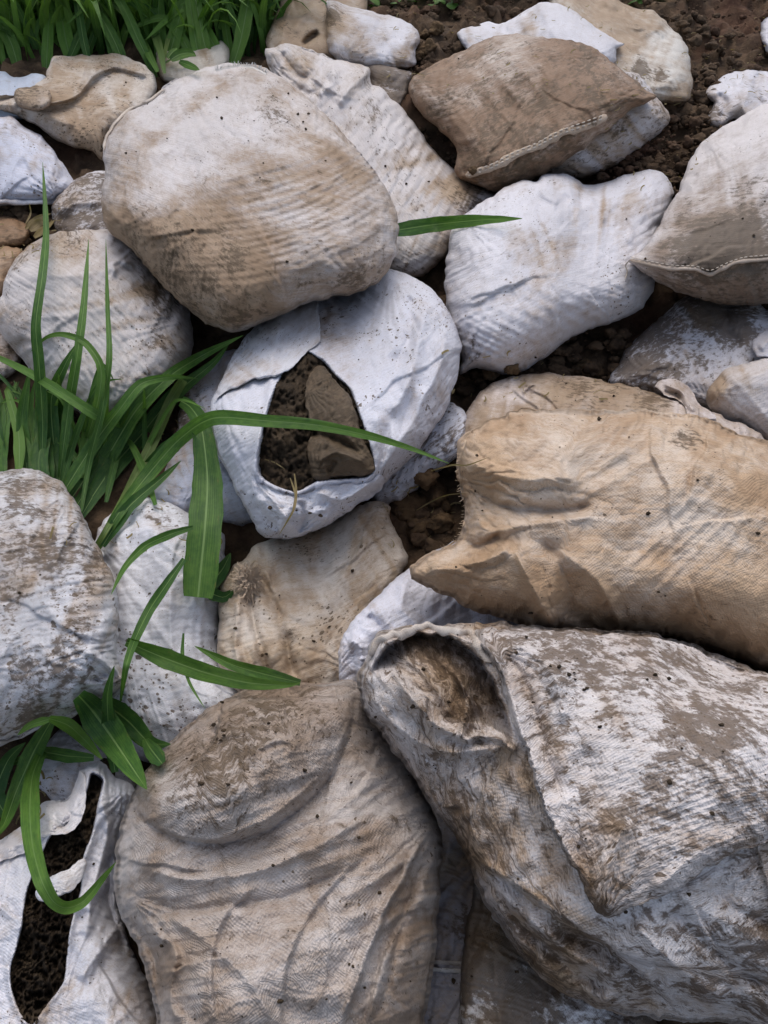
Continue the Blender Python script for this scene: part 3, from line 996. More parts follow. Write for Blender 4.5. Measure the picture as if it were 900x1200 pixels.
def stitches(name, parent, mat, sid, pts, gap=6.5, ln=4.2, w=1.5, off=.003):
    c = catmull(pts, False, 10)
    L = np.linalg.norm(np.diff(c, axis=0), axis=1).sum()
    n = int(L / gap)
    V, Fc = [], []
    for i in range(n):
        s0 = (i + .2) * gap / L; s1 = s0 + ln / L
        cc = resample(c, 400)
        a = cc[int(min(s0, .999) * 399)]; b = cc[int(min(s1, .999) * 399)]
        d = (b - a) / (np.linalg.norm(b - a) + 1e-9); nn = np.array([-d[1], d[0]])
        for k, (p, f) in enumerate(((a, .4), (a * .66 + b * .34, 1), (a * .34 + b * .66, 1), (b, .4))):
            z = float(sample(SURF[sid][3], p[:1], p[1:])[0]) - off
            for q, dz in ((p + nn * w * .5 * f, 0.), (p, -.0022 * f), (p - nn * w * .5 * f, 0.), (p, .003)):
                V.append(to_world(cam_pt(q[0], q[1], z + dz)))
        o = i * 16
        for k in range(3):
            for j in range(4):
                Fc.append([o + k * 4 + j, o + k * 4 + (j + 1) % 4, o + (k + 1) * 4 + (j + 1) % 4, o + (k + 1) * 4 + j])
    V = np.array(V)
    return mesh_obj(name, V, Fc, mat, parent, np.zeros((len(V), 2)), np.tile([.2, .1, .1], (len(V), 1)))

# ================================================================== the heap, far to near
sack(dict(id='a1', out=[(186, 62), (205, 60), (220, 58), (245, 56), (260, 47), (270, 58), (268, 75), (250, 92), (215, 100), (190, 92)], k=.3, lift=.3,
          dirt=dict(tan=(.45,), mud=(.1,), spk=(.2,))), 'sack', 'small grey-beige sack lying in the grass behind the biggest upper sack',
     mat=fab('fabric_grey_beige', base=(.6, .56, .5)))
sack(dict(id='a2', out=[(312, 58), (316, 36), (326, 8), (335, -30), (380, -45), (425, -35), (430, 0), (424, 20), (405, 62), (360, 78), (330, 78)], k=.26, ang=20, lift=.6,
          ex=(.05, .09), dents=[([(352, 48), (362, 38), (372, 34), (376, 42), (366, 52), (356, 56)], .06, 6)],
          creases=[([(392, -20), (384, 10), (388, 50)], 5, -.02), ([(345, -10), (335, 20), (330, 60)], 6, .015), ([(372, 5), (352, 20), (345, 40)], 5, .014)],
          dirt=dict(tan=(.7, (350, 50, 40, .3)), mud=(.25,), spk=(.2,))), 'sack', 'brown-grey crumpled sack with a dark hole at the top edge left of the white one',
     mat=fab('fabric_brown_grey', base=(.5, .46, .42), sdir=1.2))
sack(dict(id='a3', out=[(383, 8), (390, 2), (400, 4), (420, 10), (450, 16), (475, 25), (488, 38), (490, 48), (484, 60), (486, 74), (470, 82), (430, 84), (398, 76), (386, 55)], k=.34, ang=10, lift=.4,
          ex=(.03, .04), loose=[(400, 20, 25, .02, .08)],
          dirt=dict(tan=(.15, (398, 25, 18, .7), (395, 55, 16, .4), (430, 75, 30, .25)), mud=(.2, (390, 20, 10, .5)), spk=(.25,))), 'sack',
     'white sack with a brown stained left corner near the top edge beside bare soil', mat=fab('fabric_white_a', base=WHITE, crink=.8))
sack(dict(id='a4', out=[(430, 80), (445, 76), (462, 80), (482, 86), (478, 100), (470, 120), (455, 130), (436, 116)], k=.2, ang=0, lift=.3, ex=(.08, .08),
          dirt=dict(tan=(.1,), mud=(.75,), spk=(.6,))), 'sack', 'small scrap of a white sack spattered with black soil behind the pleated sack',
     mat=fab('fabric_white_b', base=WHITE))
sack(dict(id='a5', out=[(640, -22), (665, -30), (690, -18), (700, -2), (716, -8), (730, 4), (745, 12), (765, 13), (786, 30), (800, 48), (808, 66), (811, 98), (806, 116), (780, 120), (750, 114), (700, 92), (655, 45)],
          k=.26, ang=15, lift=.3, ex=(.07, .03), loose=[(760, 80, 50, .07, .0)], pleats=[(765, 85, 50, 40, 0, 5, 9, .006)],
          creases=[([(700, 8), (720, 14), (735, 10)], 4, -.02), ([(655, 0), (700, 15), (745, 30), (785, 40)], 5, .012)],
          dirt=dict(tan=(.55, (700, 10, 30, .3)), mud=(.15, (752, 82, 8, .9), (775, 90, 8, .8)), spk=(.1,))), 'sack',
     'cream sack with wavy folds standing at the top edge on the right', mat=fab('fabric_cream_a', base=(.62, .60, .56)))
sack(dict(id='a6', out=[(537, 42), (545, 34), (570, 27), (585, 29), (605, 20), (628, 8), (645, 3), (668, 12), (690, 26), (710, 42), (722, 48), (732, 52), (722, 58), (718, 72), (690, 92), (620, 100), (560, 70)],
          k=.2, ang=8, lift=.4, ex=(.03, .04), creases=[([(645, 4), (625, 30), (612, 50)], 5, .014), ([(585, 30), (600, 40)], 4, -.012)],
          dirt=dict(tan=(-.1, (555, 35, 14, .5), (620, 28, 10, .6)), mud=(.05,), spk=(.15,))), 'sack',
     'bright white sack ridge showing behind the brown pillow-shaped sack', mat=fab('fabric_white_c', base=WHITE))
sack(dict(id='a7', out=[(740, 86), (754, 95), (768, 112), (783, 130), (784, 142), (776, 152), (745, 178), (702, 203), (665, 208), (620, 195), (600, 150), (680, 90)],
          k=.3, ang=-28, lift=.35, ex=(.04, .05), dirt=dict(tan=(.35, (700, 190, 40, .3)), mud=(.35,), spk=(.2,))), 'sack',
     'greyish white sack pinned underneath the brown pillow-shaped sack', mat=fab('fabric_grey_white', base=(.62, .61, .64), sdir=1.5))
sack(dict(id='a8', out=[(-40, 88), (0, 84), (20, 90), (40, 86), (52, 90), (60, 105), (50, 130), (10, 140), (-40, 135)], k=.25, lift=.3, ex=(.05, .03),
          dirt=dict(tan=(-.1,), mud=(0,), spk=(.1,))), 'sack', 'pale blue-white clean sack at the left edge below the tall grass', mat=fab('fabric_blue_a', base=(.60, .68, .82)))
sack(dict(id='a9', out=[(52, 92), (56, 78), (62, 68), (100, 65), (145, 64), (165, 74), (181, 90), (185, 105), (175, 125), (150, 140), (125, 168), (122, 190), (108, 176), (88, 172), (66, 164), (48, 150), (28, 138), (0, 128), (-30, 128), (-30, 108), (0, 116), (25, 112)],
          k=.2, ang=10, lift=.55, ex=(.05, .04),
          steps=[([(178, 92), (135, 80), (110, 92), (92, 112), (60, 122), (10, 122)], 45, -.035)],
          creases=[([(60, 70), (100, 90), (95, 115)], 6, -.012), ([(0, 122), (50, 132), (90, 150)], 8, .014)],
          dirt=dict(tan=(.32, (90, 150, 30, .5), (110, 165, 20, .4)), mud=(.1, (105, 100, 60, .1)), spk=(.75,))), 'sack',
     'cream sack spotted with soil lying between tall grass and the biggest upper sack', mat=fab('fabric_cream_b', base=(.70, .65, .60), tan=(.42, .31, .21)))
sack(dict(id='a10', out=[(18, 112), (22, 102), (40, 101), (56, 105), (62, 116), (55, 126), (35, 128), (20, 122)], k=.35, ang=0, lift=.7, step=2,
          dirt=dict(tan=(.7,), mud=(.4,), spk=(.3,))), 'sack', 'stubby knotted end of a brown-stained sack at the upper left', mat=fab('fabric_knot', base=(.6, .5, .42)))
sack(dict(id='a11', out=[(-40, 150), (-10, 138), (12, 138), (30, 150), (48, 160), (66, 182), (80, 204), (86, 219), (68, 232), (30, 238), (0, 240), (-40, 240)],
          k=.28, ang=20, lift=.5, ex=(.05, .03), loose=[(30, 170, 30, .05, 0)],
          dirt=dict(tan=(-.02, (0, 150, 20, .2)), mud=(.1,), spk=(.5,))), 'sack', 'white soil-flecked sack with a rolled hem at the left edge under the spotted cream sack',
     mat=fab('fabric_white_d', base=BLUEW), root=False)
tube_on('sack_strip', None, fab('fabric_white_hem', base=WHITE), None, [(-30, 243), (5, 236), (30, 238), (62, 236), (82, 224)], 6, 5, off=.012, wav=1.5)
tag(bpy.context.scene.objects['sack_strip'], 'narrow rolled white strip of sacking along the bottom of the flecked left edge sack', 'sacking strip')
sack(dict(id='a12', out=[(62, 243), (74, 224), (98, 208), (122, 201), (150, 215), (160, 280), (95, 286), (66, 268)], k=.22, ang=-20, lift=.4, ex=(.06, .06),
          creases=[([(66, 250), (90, 238), (120, 240)], 5, .014)],
          dirt=dict(tan=(.25, (95, 235, 18, .4)), mud=(.45, (80, 265, 30, .2)), spk=(.6,))), 'sack',
     'small crumpled white sack wedged left of the biggest upper sack', mat=fab('fabric_white_e', base=WHITE))
sack(dict(id='a13', out=[(-30, 262), (0, 254), (20, 258), (34, 268), (32, 282), (12, 291), (-30, 294)], k=.3, lift=.3, dirt=dict(tan=(1.1,), mud=(.3,), spk=(.2,))), 'sack',
     'small brown muddy sack end at the left edge, upper of two', mat=fab('fabric_brown_a', base=(.5, .4, .3), tan=(.30, .19, .11)))
sack(dict(id='a14', out=[(-30, 300), (0, 290), (22, 291), (26, 305), (14, 330), (0, 352), (-30, 360)], k=.3, lift=.3, dirt=dict(tan=(.9,), mud=(.2,), spk=(.2,))), 'sack',
     'small tan muddy sack end at the left edge, lower of two', mat=fab('fabric_brown_b', base=(.55, .44, .34), tan=(.34, .22, .13)))
sack(dict(id='a15', out=[(-30, 385), (0, 388), (14, 400), (22, 420), (20, 436), (0, 446), (-30, 446)], k=.3, lift=.2, ex=(.08, .08), dirt=dict(tan=(.3,), mud=(.45,), spk=(.5,))), 'sack',
     'twisted dirty white sack mouth at the left edge above the grass plant', mat=fab('fabric_white_f', base=PALE))
sack(dict(id='a16', out=[(826, 110), (838, 94), (856, 84), (880, 82), (905, 84), (960, 80), (960, 160), (900, 150), (862, 140), (846, 152), (834, 150), (829, 138), (836, 122)],
          k=.22, ang=0, lift=.6, gath=.002, fs=.5, creases=[([(890, 85), (885, 105), (895, 125)], 5, -.025), ([(880, 100), (870, 125), (880, 140)], 5, .02), ([(840, 110), (850, 120), (842, 140)], 4, -.018)],
          dirt=dict(tan=(.0, (850, 115, 12, .4)), mud=(.15, (836, 135, 8, .6)), spk=(.35,))), 'sack',
     'crumpled thin white sack on soil above the mud-bellied sack at the right edge', mat=fab('fabric_white_g', base=WHITE, crink=1.0))
sack(dict(id='a17', out=[(892, 22), (900, 14), (940, 14), (950, 60), (905, 66), (893, 50)], k=.3, lift=.3, dirt=dict(tan=(0,), mud=(.1,), spk=(.1,))), 'sack',
     'sliver of a white sack at the right edge near the top corner', mat=fab('fabric_white_h', base=WHITE))
# pleated sleeve-like sack
sack(dict(id='b1', out=[(311, 66), (316, 56), (335, 52), (352, 53), (372, 61), (390, 70), (412, 74), (433, 81), (436, 100), (450, 106), (480, 140), (510, 178), (540, 205), (572, 222), (582, 230), (572, 240), (556, 246), (545, 262), (520, 300), (494, 322), (455, 322), (420, 290), (370, 200), (325, 110)],
          k=.2, ang=45, lift=.55, ex=(.05, .04), loose=[(480, 200, 60, .0, .08), (545, 230, 25, .0, .12), (370, 90, 40, .08, .06)],
          pleats=[(480, 210, 75, 75, 0, 118, 12, .006), (555, 232, 26, 26, 0, 115, 6, .006)],
          creases=[([(330, 60), (350, 85), (372, 88)], 6, -.02), ([(390, 72), (392, 95), (372, 112)], 5, .02), ([(432, 84), (410, 105), (395, 125)], 6, .018), ([(340, 95), (365, 108), (392, 92)], 5, -.014)],
          dirt=dict(tan=(.22, (350, 75, 25, .4), (540, 225, 30, .5), (420, 140, 30, .3)), mud=(.22, (425, 140, 20, .3), (560, 232, 16, .3)), spk=(.4,))), 'sack',
     'long white pleated sack between the biggest upper sack and the brown pillow-shaped sack', mat=fab('fabric_white_i', base=PALE, sdir=.8))
# brown pillow sack with a stitched seam
r = sack(dict(id='b2', out=[(480, 100), (486, 88), (510, 74), (540, 60), (572, 45), (602, 40), (640, 45), (668, 46), (695, 55), (730, 84), (752, 102), (767, 112), (755, 120), (735, 132), (712, 152), (672, 182), (622, 212), (590, 225), (568, 219), (534, 203), (538, 180), (524, 160), (490, 130), (481, 114)],
          k=.27, ang=-20, lift=.5, ex=(.03, .03), loose=[(750, 112, 25, .1, .06), (545, 200, 25, .05, .08)], lump=.008,
          creases=[([(538, 205), (548, 185), (545, 165)], 9, -.016), ([(760, 112), (740, 100)], 6, -.01)],
          steps=[([(548, 208), (590, 190), (625, 172), (660, 155), (690, 145), (712, 136)], 30, .010)],
          dirt=dict(tan=(.80, (690, 110, 40, .5), (600, 190, 50, .4), (560, 120, 30, .1), (590, 80, 30, -.35)), mud=(.34, (600, 175, 50, .18), (700, 110, 40, .12)), spk=(.25,))), 'sack',
     'brown pillow-shaped sack with a stitched seam lying on bare soil', mat=fab('fabric_brown_pillow', base=(.56, .50, .45), tan=(.28, .185, .12), sdir=1.35, streak=.7, crink=.3), root=True)
seam_pts = [(546, 207), (575, 197), (600, 184), (628, 172), (655, 158), (685, 147), (712, 137)]
tube_on('stitched_seam', r, fab('fabric_seam_a', base=(.44, .35, .27)), 'b2', seam_pts, 10, 5, off=.000, wav=1.8)
M_THREAD = fab('thread', base=(.66, .60, .52))
stitches('seam_stitching', r, M_THREAD, 'b2', seam_pts, gap=7, ln=4.5, w=2.0, off=.0065)
stitches('seam_stitching', r, M_THREAD, 'b2', [(x, y - 4) for x, y in seam_pts], gap=7, ln=4.5, w=1.6, off=.0045)
# mid right sacks
sack(dict(id='c1', out=[(716, 444), (730, 415), (745, 398), (765, 380), (790, 358), (810, 346), (840, 348), (880, 352), (900, 362), (950, 372), (950, 440), (880, 470), (830, 480), (770, 466), (722, 455)],
          k=.26, ang=-30, lift=.3, ex=(.05, .06), pleats=[(790, 410, 70, 60, 0, 62, 13, .004)], creases=[([(848, 352), (856, 385), (868, 405)], 7, -.014)],
          dirt=dict(tan=(.15,), mud=(.34, (770, 400, 25, .38), (830, 362, 25, .4), (862, 385, 16, .5), (740, 440, 20, .4), (810, 400, 25, -.1)), spk=(.35,))), 'sack',
     'white sack streaked with dark mud lying under the stitched hem sack', mat=fab('fabric_mud_streak', base=WHITE, sdir=-.55, weave=.006))
sack(dict(id='c2', out=[(523, 352), (524, 310), (530, 276), (543, 256), (562, 240), (590, 222), (612, 212), (628, 213), (636, 205), (655, 203), (672, 210), (700, 216), (740, 204), (764, 198), (780, 208), (789, 226), (784, 245), (772, 270), (769, 300), (768, 330), (758, 352), (740, 368), (715, 378), (690, 386), (665, 398), (640, 418), (615, 433), (595, 438), (560, 432), (538, 438), (541, 420), (530, 392)],
          k=.3, ang=-12, lift=.5, ex=(.03, .04), loose=[(600, 380, 60, .08, .02), (560, 420, 30, .1, .08), (650, 220, 30, .06, .08)],
          pleats=[(640, 370, 100, 45, -10, 28, 15, .004), (565, 405, 35, 30, 0, 25, 8, .006)],
          creases=[([(625, 212), (640, 230), (655, 240)], 5, .018), ([(640, 205), (652, 222), (668, 236)], 4, -.016), ([(700, 216), (715, 240), (735, 265), (742, 290)], 7, .012), ([(770, 270), (745, 262), (720, 240)], 9, -.012), ([(668, 208), (690, 235), (712, 262)], 4, .012)],
          dirt=dict(tan=(-.02, (705, 250, 18, .35), (560, 330, 14, .3), (640, 285, 25, .2)), mud=(.06, (640, 290, 20, .25), (550, 420, 20, .25)), spk=(.45,))), 'sack',
     'plump clean white sack in the upper right between brown pillow sack and large tan sack', mat=fab('fabric_white_j', base=WHITE, crink=.7))
r = sack(dict(id='c3', out=[(1000, 130), (940, 118), (900, 122), (870, 134), (842, 150), (822, 166), (808, 190), (798, 215), (788, 238), (774, 262), (764, 280), (752, 294), (736, 304), (748, 313), (768, 327), (792, 340), (830, 352), (868, 357), (940, 355), (1010, 350), (1030, 240)],
          k=.27, ang=-8, lift=.5, ex=(.025, .035), loose=[(760, 300, 35, .05, .1)], lump=.006,
          creases=[([(745, 303), (775, 290), (800, 278)], 7, .008)],
          steps=[([(742, 307), (790, 315), (830, 318), (862, 312), (900, 302), (960, 300)], 26, .010)],
          dirt=dict(tan=(.08, (830, 290, 50, .55), (900, 300, 50, .5), (780, 300, 25, .3), (850, 330, 60, .4)), mud=(.05, (840, 290, 42, .38), (895, 270, 45, .35), (800, 295, 25, .25), (850, 335, 60, .2)), spk=(.3,))), 'sack',
     'big white sack with a mud-stained belly and stitched hem at the right edge', mat=fab('fabric_hem_sack', base=PALE, tan=(.30, .235, .185), mud=(.11, .085, .062), sdir=1.2), root=True)
hem = [(738, 305), (760, 310), (790, 315), (815, 316), (832, 321), (848, 314), (870, 306), (900, 303), (960, 300)]
tube_on('stitched_seam', r, fab('fabric_seam_b', base=(.45, .38, .32)), 'c3', hem, 5, 5, off=.002, wav=1.0)
stitches('seam_stitching', r, M_THREAD, 'c3', [(p[0], p[1] - 4) for p in hem], gap=6, ln=4, w=1.3, off=.004)
tube_on('loose_thread', r, M_THREAD, None, [(738, 305), (733, 311), (735, 318), (733, 327)], 2, 2, off=.004)
sack(dict(id='c4', out=[(828, 468), (834, 452), (852, 434), (880, 425), (905, 420), (960, 418), (990, 500), (930, 540), (870, 500), (838, 486)],
          k=.3, ang=-20, lift=.45, ex=(.03, .03), dirt=dict(tan=(.15, (836, 455, 14, .6), (870, 430, 20, .3)), mud=(.05,), spk=(.25,))), 'sack',
     'smooth off-white sack at the right edge above the large tan sack', mat=fab('fabric_white_k', base=PALE, weave=.006))
sack(dict(id='c5', out=[(882, 402), (888, 394), (904, 386), (950, 380), (950, 426), (900, 420), (886, 418)], k=.22, ang=0, lift=.5, step=2, ex=(.1, .1),
          creases=[([(888, 410), (905, 398), (920, 395)], 4, .015)], dirt=dict(tan=(.1,), mud=(.15,), spk=(.2,))), 'sack',
     'grey-white crumpled sack tip at the right edge between mud-streaked and smooth sacks', mat=fab('fabric_grey_tip', base=(.55, .55, .60)))
# hump behind the large tan sack
sack(dict(id='d1', out=[(534, 532), (537, 508), (548, 484), (562, 462), (580, 449), (602, 441), (630, 437), (660, 439), (700, 446), (735, 452), (768, 462), (800, 472), (850, 490), (900, 520), (900, 620), (700, 640), (560, 600), (538, 560)],
          k=.2, ang=8, lift=.5, ex=(.03, .03), dents=[([(612, 462), (618, 454), (628, 450), (624, 462), (616, 467)], .02, 3)],
          dirt=dict(tan=(.35, (680, 460, 60, .4), (760, 470, 40, .4), (560, 500, 20, .3)), mud=(.05, (700, 460, 40, .35), (770, 475, 25, .45)), spk=(.3,))), 'sack',
     'pinkish-beige sack showing as a hump behind the large tan sack', mat=fab('fabric_pinkish', base=(.66, .60, .58), weave=.006))
sack(dict(id='d2', sheet=True, out=[(768, 452), (776, 444), (796, 446), (806, 455), (816, 470), (832, 480), (838, 490), (822, 492), (806, 486), (802, 474), (786, 464)], T=.02, off=.02, step=1.6, ang=35, ex=(.12, .12), conform=2,
          creases=[([(778, 448), (800, 462), (815, 484)], 3, .012), ([(776, 458), (795, 466), (804, 480)], 2.5, -.01)],
          dirt=dict(tan=(.05, (790, 458, 10, .3)), mud=(.1,), spk=(.3,))), 'plastic_rag', 'white twisted scrap of sacking on the pinkish-beige hump', 'rag', mat=fab('fabric_rag', base=(.72, .68, .70)))
# sacks around the open one
sack(dict(id='e1', out=[(436, 590), (444, 560), (470, 520), (500, 488), (520, 473), (544, 480), (546, 500), (540, 530), (520, 548), (498, 562), (470, 588)],
          k=.25, ang=-30, lift=.2, ex=(.05, .05), dirt=dict(tan=(.0, (520, 500, 20, .2)), mud=(.25, (505, 520, 20, .4)), spk=(.6,))), 'sack',
     'small blue-white sack tucked under the right side of the open white sack', mat=fab('fabric_blue_b', base=(.62, .65, .74)))
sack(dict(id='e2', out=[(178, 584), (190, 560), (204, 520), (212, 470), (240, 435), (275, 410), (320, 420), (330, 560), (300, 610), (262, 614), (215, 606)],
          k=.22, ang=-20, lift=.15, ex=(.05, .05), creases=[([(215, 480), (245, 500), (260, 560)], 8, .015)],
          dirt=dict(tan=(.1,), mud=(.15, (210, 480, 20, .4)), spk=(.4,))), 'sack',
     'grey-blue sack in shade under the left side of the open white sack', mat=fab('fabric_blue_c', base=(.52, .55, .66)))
sack(dict(id='e3', out=[(60, 935), (42, 915), (50, 885), (70, 855), (110, 850), (150, 880), (160, 920), (130, 960), (80, 960)], k=.25, lift=.1,
          dirt=dict(tan=(.1,), mud=(.15,), spk=(.5,))), 'sack', 'pale grey sack half hidden by grass above the open bottom left sack', mat=fab('fabric_grey_c', base=(.55, .56, .62)))
sack(dict(id='e4', out=[(108, 655), (112, 630), (130, 600), (165, 585), (200, 592), (240, 612), (262, 630), (264, 670), (258, 720), (262, 780), (300, 830), (240, 870), (200, 900), (150, 880), (110, 840), (105, 760), (112, 700)],
          k=.24, ang=-8, lift=.35, ex=(.03, .04), loose=[(140, 640, 30, .05, .05)],
          steps=[([(112, 640), (150, 618), (200, 618), (255, 640)], 40, -.02)], creases=[([(118, 650), (135, 680), (128, 720)], 7, -.014)],
          dirt=dict(tan=(-.08, (150, 620, 20, .4), (180, 840, 25, .4)), mud=(.02, (200, 605, 25, .3), (195, 850, 12, .4)), spk=(.6,))), 'sack',
     'flat white speckled sack on the left under the hanging grass leaves', mat=fab('fabric_white_l', base=(.72, .74, .80), weave=.0055))
# cream sack with a tied, frayed end
r = sack(dict(id='e5', out=[(256, 735), (258, 700), (262, 676), (276, 662), (290, 655), (300, 640), (335, 628), (390, 612), (420, 592), (446, 586), (457, 596), (458, 612), (468, 634), (477, 655), (462, 690), (440, 720), (430, 790), (380, 840), (310, 830), (268, 800), (255, 770)],
          k=.18, ang=-14, lift=.45, ex=(.025, .04), loose=[(290, 720, 30, .0, .14)], lump=.010,
          creases=[([(292, 690), (300, 740), (318, 800)], 5, -.016), ([(300, 665), (330, 730), (345, 800)], 5, -.018), ([(284, 690), (276, 740), (280, 790)], 5, .012), ([(310, 660), (322, 700), (338, 750)], 5, .010)],
          dirt=dict(tan=(.38, (290, 680, 30, .4), (420, 620, 40, .3)), mud=(.12, (400, 610, 40, .2)), spk=(.65,))), 'sack',
     'flat cream sack with a frayed tuft at its tied end below the open white sack', mat=fab('fabric_cream_c', base=(.66, .61, .55), tan=(.44, .33, .22)), root=True)

def tuft(parent, cx, cy, rad, n, mat, seed, sid):
    rr = random.Random(seed); V, Fc = [], []
    z0 = float(sample(SURF[sid][3], np.array([float(cx)]), np.array([float(cy)]))[0]) - .024
    for i in range(n):
        a = rr.uniform(0, 6.283); L = rad * rr.uniform(.3, 1.0); st = rad * .45 * rr.random()
        p = np.array([cx + math.cos(a) * st, cy + math.sin(a) * st * 1.3]); zz = z0
        da = a + rr.uniform(-.6, .6); w = rr.uniform(.9, 2.2)
        o = len(V); K = 7
        for k in range(K):
            t = k / (K - 1)
            nn = np.array([-math.sin(da), math.cos(da)])
            ww = w * (1 - .6 * t)
            for sgn in (-1, 1):
                q = p + nn * ww * sgn * .5
                V.append(to_world(cam_pt(q[0], q[1], zz + sgn * .001)))
            da += rr.uniform(-.7, .7); p = p + np.array([math.cos(da), math.sin(da) - .1]) * L / K
            zz -= rr.uniform(-.004, .006) * (1 - t)
        for k in range(K - 1):
            Fc.append([o + 2 * k, o + 2 * k + 1, o + 2 * k + 3, o + 2 * k + 2])
    V = np.array(V)
    return mesh_obj('frayed_tuft', V, Fc, mat, parent, np.random.default_rng(1).random((len(V), 2)) * .1, np.tile([-.1, -.3, .0], (len(V), 1)))
tuft(r, 291, 682, 22, 230, fab('fabric_fray', base=(.70, .56, .42)), 4, 'e5')

sack(dict(id='e6', out=[(396, 775), (399, 752), (408, 735), (436, 705), (465, 678), (492, 655), (520, 640), (545, 640), (620, 720), (640, 800), (560, 850), (440, 850), (404, 810)],
          k=.13, ang=-35, lift=.9, ex=(.04, .05), creases=[([(408, 750), (425, 760), (420, 790)], 6, .02), ([(480, 668), (470, 710), (500, 740)], 5, .008), ([(430, 720), (450, 740), (440, 765)], 5, -.012)],
          dirt=dict(tan=(-.15,), mud=(0,), spk=(.2,))), 'sack', 'clean blue-white sack showing between tan, cream and mud-spattered sacks', mat=fab('fabric_blue_d', base=(.72, .74, .84)))
# left round sack with curved pleats
sack(dict(id='f1', out=[(-8, 365), (2, 342), (12, 315), (28, 292), (50, 277), (90, 269), (130, 270), (150, 280), (168, 298), (192, 322), (212, 345), (223, 372), (226, 402), (216, 432), (192, 455), (160, 478), (120, 492), (70, 470), (25, 420), (2, 395)],
          k=.33, ang=35, lift=.4, ex=(.04, .05), loose=[(120, 370, 60, .02, .08), (165, 315, 25, .08, .08)], pbend=-14,
          pleats=[(130, 380, 70, 80, 30, 48, 8, .005)],
          dents=[([(142, 312), (152, 306), (165, 312), (160, 320), (148, 320)], .012, 5)],
          creases=[([(138, 322), (130, 312), (140, 306), (160, 312)], 3, .012), ([(30, 395), (20, 420), (30, 440)], 7, -.014)],
          dirt=dict(tan=(.12, (180, 340, 28, .6), (210, 400, 20, .4), (60, 280, 40, .3), (15, 390, 20, .4)), mud=(.16, (185, 335, 25, .35), (60, 310, 40, .1), (190, 400, 20, .3)), spk=(.45,))), 'sack',
     'round dirty white sack with curved pleats at the left behind upright grass blades', mat=fab('fabric_round_left', base=PALE, sdir=.4, weave=.0055))

def grow(poly, k):
    P = np.array(poly, float); c = P.mean(0); d = P - c
    return (c + d * (1 + k / np.linalg.norm(d, axis=1)[:, None])).tolist()
# open white sack with soil inside
HOLE19 = [(345, 425), (358, 416), (378, 427), (394, 446), (408, 460), (418, 488), (430, 522), (435, 546), (426, 556), (400, 558), (372, 560), (350, 572), (325, 566), (306, 552), (306, 530), (312, 500), (322, 468), (333, 442)]
r = sack(dict(id='g1', out=[(310, 372), (340, 352), (374, 348), (402, 340), (430, 320), (458, 316), (488, 325), (510, 342), (528, 370), (539, 398), (539, 425), (532, 455), (515, 492), (490, 528), (462, 555), (438, 576), (405, 602), (372, 620), (345, 629), (318, 631), (300, 618), (282, 585), (264, 550), (250, 515), (246, 492), (250, 466), (264, 436), (280, 405)],
          k=.27, ang=-30, lift=.5, ex=(.03, .04), loose=[(470, 420, 50, .06, .04), (330, 600, 40, .05, .05)],
          hole=grow(HOLE19, 5), hdepth=.15, lip=.008,
          gath=.005, rad=[(458, 318, 75, 35, 6, 230, .012), (330, 628, -60, 60, 7, 90, .008)], fold=[(100, 34, .006)],
          steps=[([(462, 490), (448, 545), (425, 580), (385, 600), (348, 626)], 26, .020), ([(300, 590), (318, 606), (340, 628)], 20, .012)],
          creases=[([(375, 408), (338, 455), (302, 520), (300, 575), (335, 603), (390, 592), (436, 566), (448, 530)], 5, .013), ([(500, 350), (492, 400), (478, 450), (455, 490)], 8, .020), ([(480, 345), (482, 390), (462, 430)], 7, -.018), ([(520, 380), (515, 430), (480, 500), (440, 560)], 9, .018),
                   ([(440, 480), (445, 520), (436, 560), (395, 590)], 7, .014), ([(262, 480), (275, 540), (305, 600)], 7, .010), ([(340, 590), (330, 615), (318, 628)], 4, .018), ([(350, 580), (400, 590), (440, 565)], 5, -.012)],
          dirt=dict(tan=(.0, (370, 390, 22, .4), (410, 440, 12, .5), (270, 430, 18, .3)), mud=(0, (285, 560, 25, .2), (330, 605, 20, .3), (455, 400, 50, .05)), spk=(.85,))), 'sack',
     'open white sack in the middle with its mouth gaping over dark soil', mat=fab('fabric_white_open', base=(.66, .68, .76), crink=.8), root=True)
ROOT19 = r
_save = {k: SURF['g1'][k] if False else None for k in ()}
sack(dict(id='g1flap', sheet=True, on='g1', out=[(300, 395), (318, 372), (345, 356), (372, 350), (371, 366), (375, 396), (362, 410), (340, 432), (322, 440), (290, 448), (258, 462), (252, 466), (268, 432)], T=.006, off=.014, step=2, ang=-35, ex=(.05, .05), conform=3,
          creases=[([(262, 455), (300, 440), (330, 425)], 4, .008), ([(330, 405), (325, 425), (340, 415)], 3, -.008), ([(300, 395), (330, 385), (365, 360)], 6, .008)],
          dirt=dict(tan=(.0, (350, 395, 25, .25), (285, 445, 20, .25)), mud=(.0,), spk=(.5,))), 'folded_flap', '', parent=r, mat=fab('fabric_flap_a', base=(.66, .67, .72)))


sack(dict(id='g1lip', sheet=True, on='g1', out=[(296, 556), (306, 566), (326, 576), (348, 582), (372, 571), (400, 567), (428, 565), (441, 556), (450, 560), (440, 578), (412, 596), (378, 614), (352, 628), (340, 627), (318, 610), (300, 584)], T=.008, off=.020, step=1.8, ang=-20, conform=3, gath=.003, rough=2.0,
          creases=[([(350, 585), (356, 605), (350, 626)], 3, -.014), ([(372, 575), (400, 585), (436, 566)], 4, .008), ([(310, 575), (330, 600), (345, 622)], 4, .008)],
          dirt=dict(tan=(-.05, (325, 590, 14, .3)), mud=(.02, (325, 600, 14, .3)), spk=(.5,))), 'turned_lip', '', parent=r, mat=fab('fabric_lip_b', base=(.68, .70, .77)))

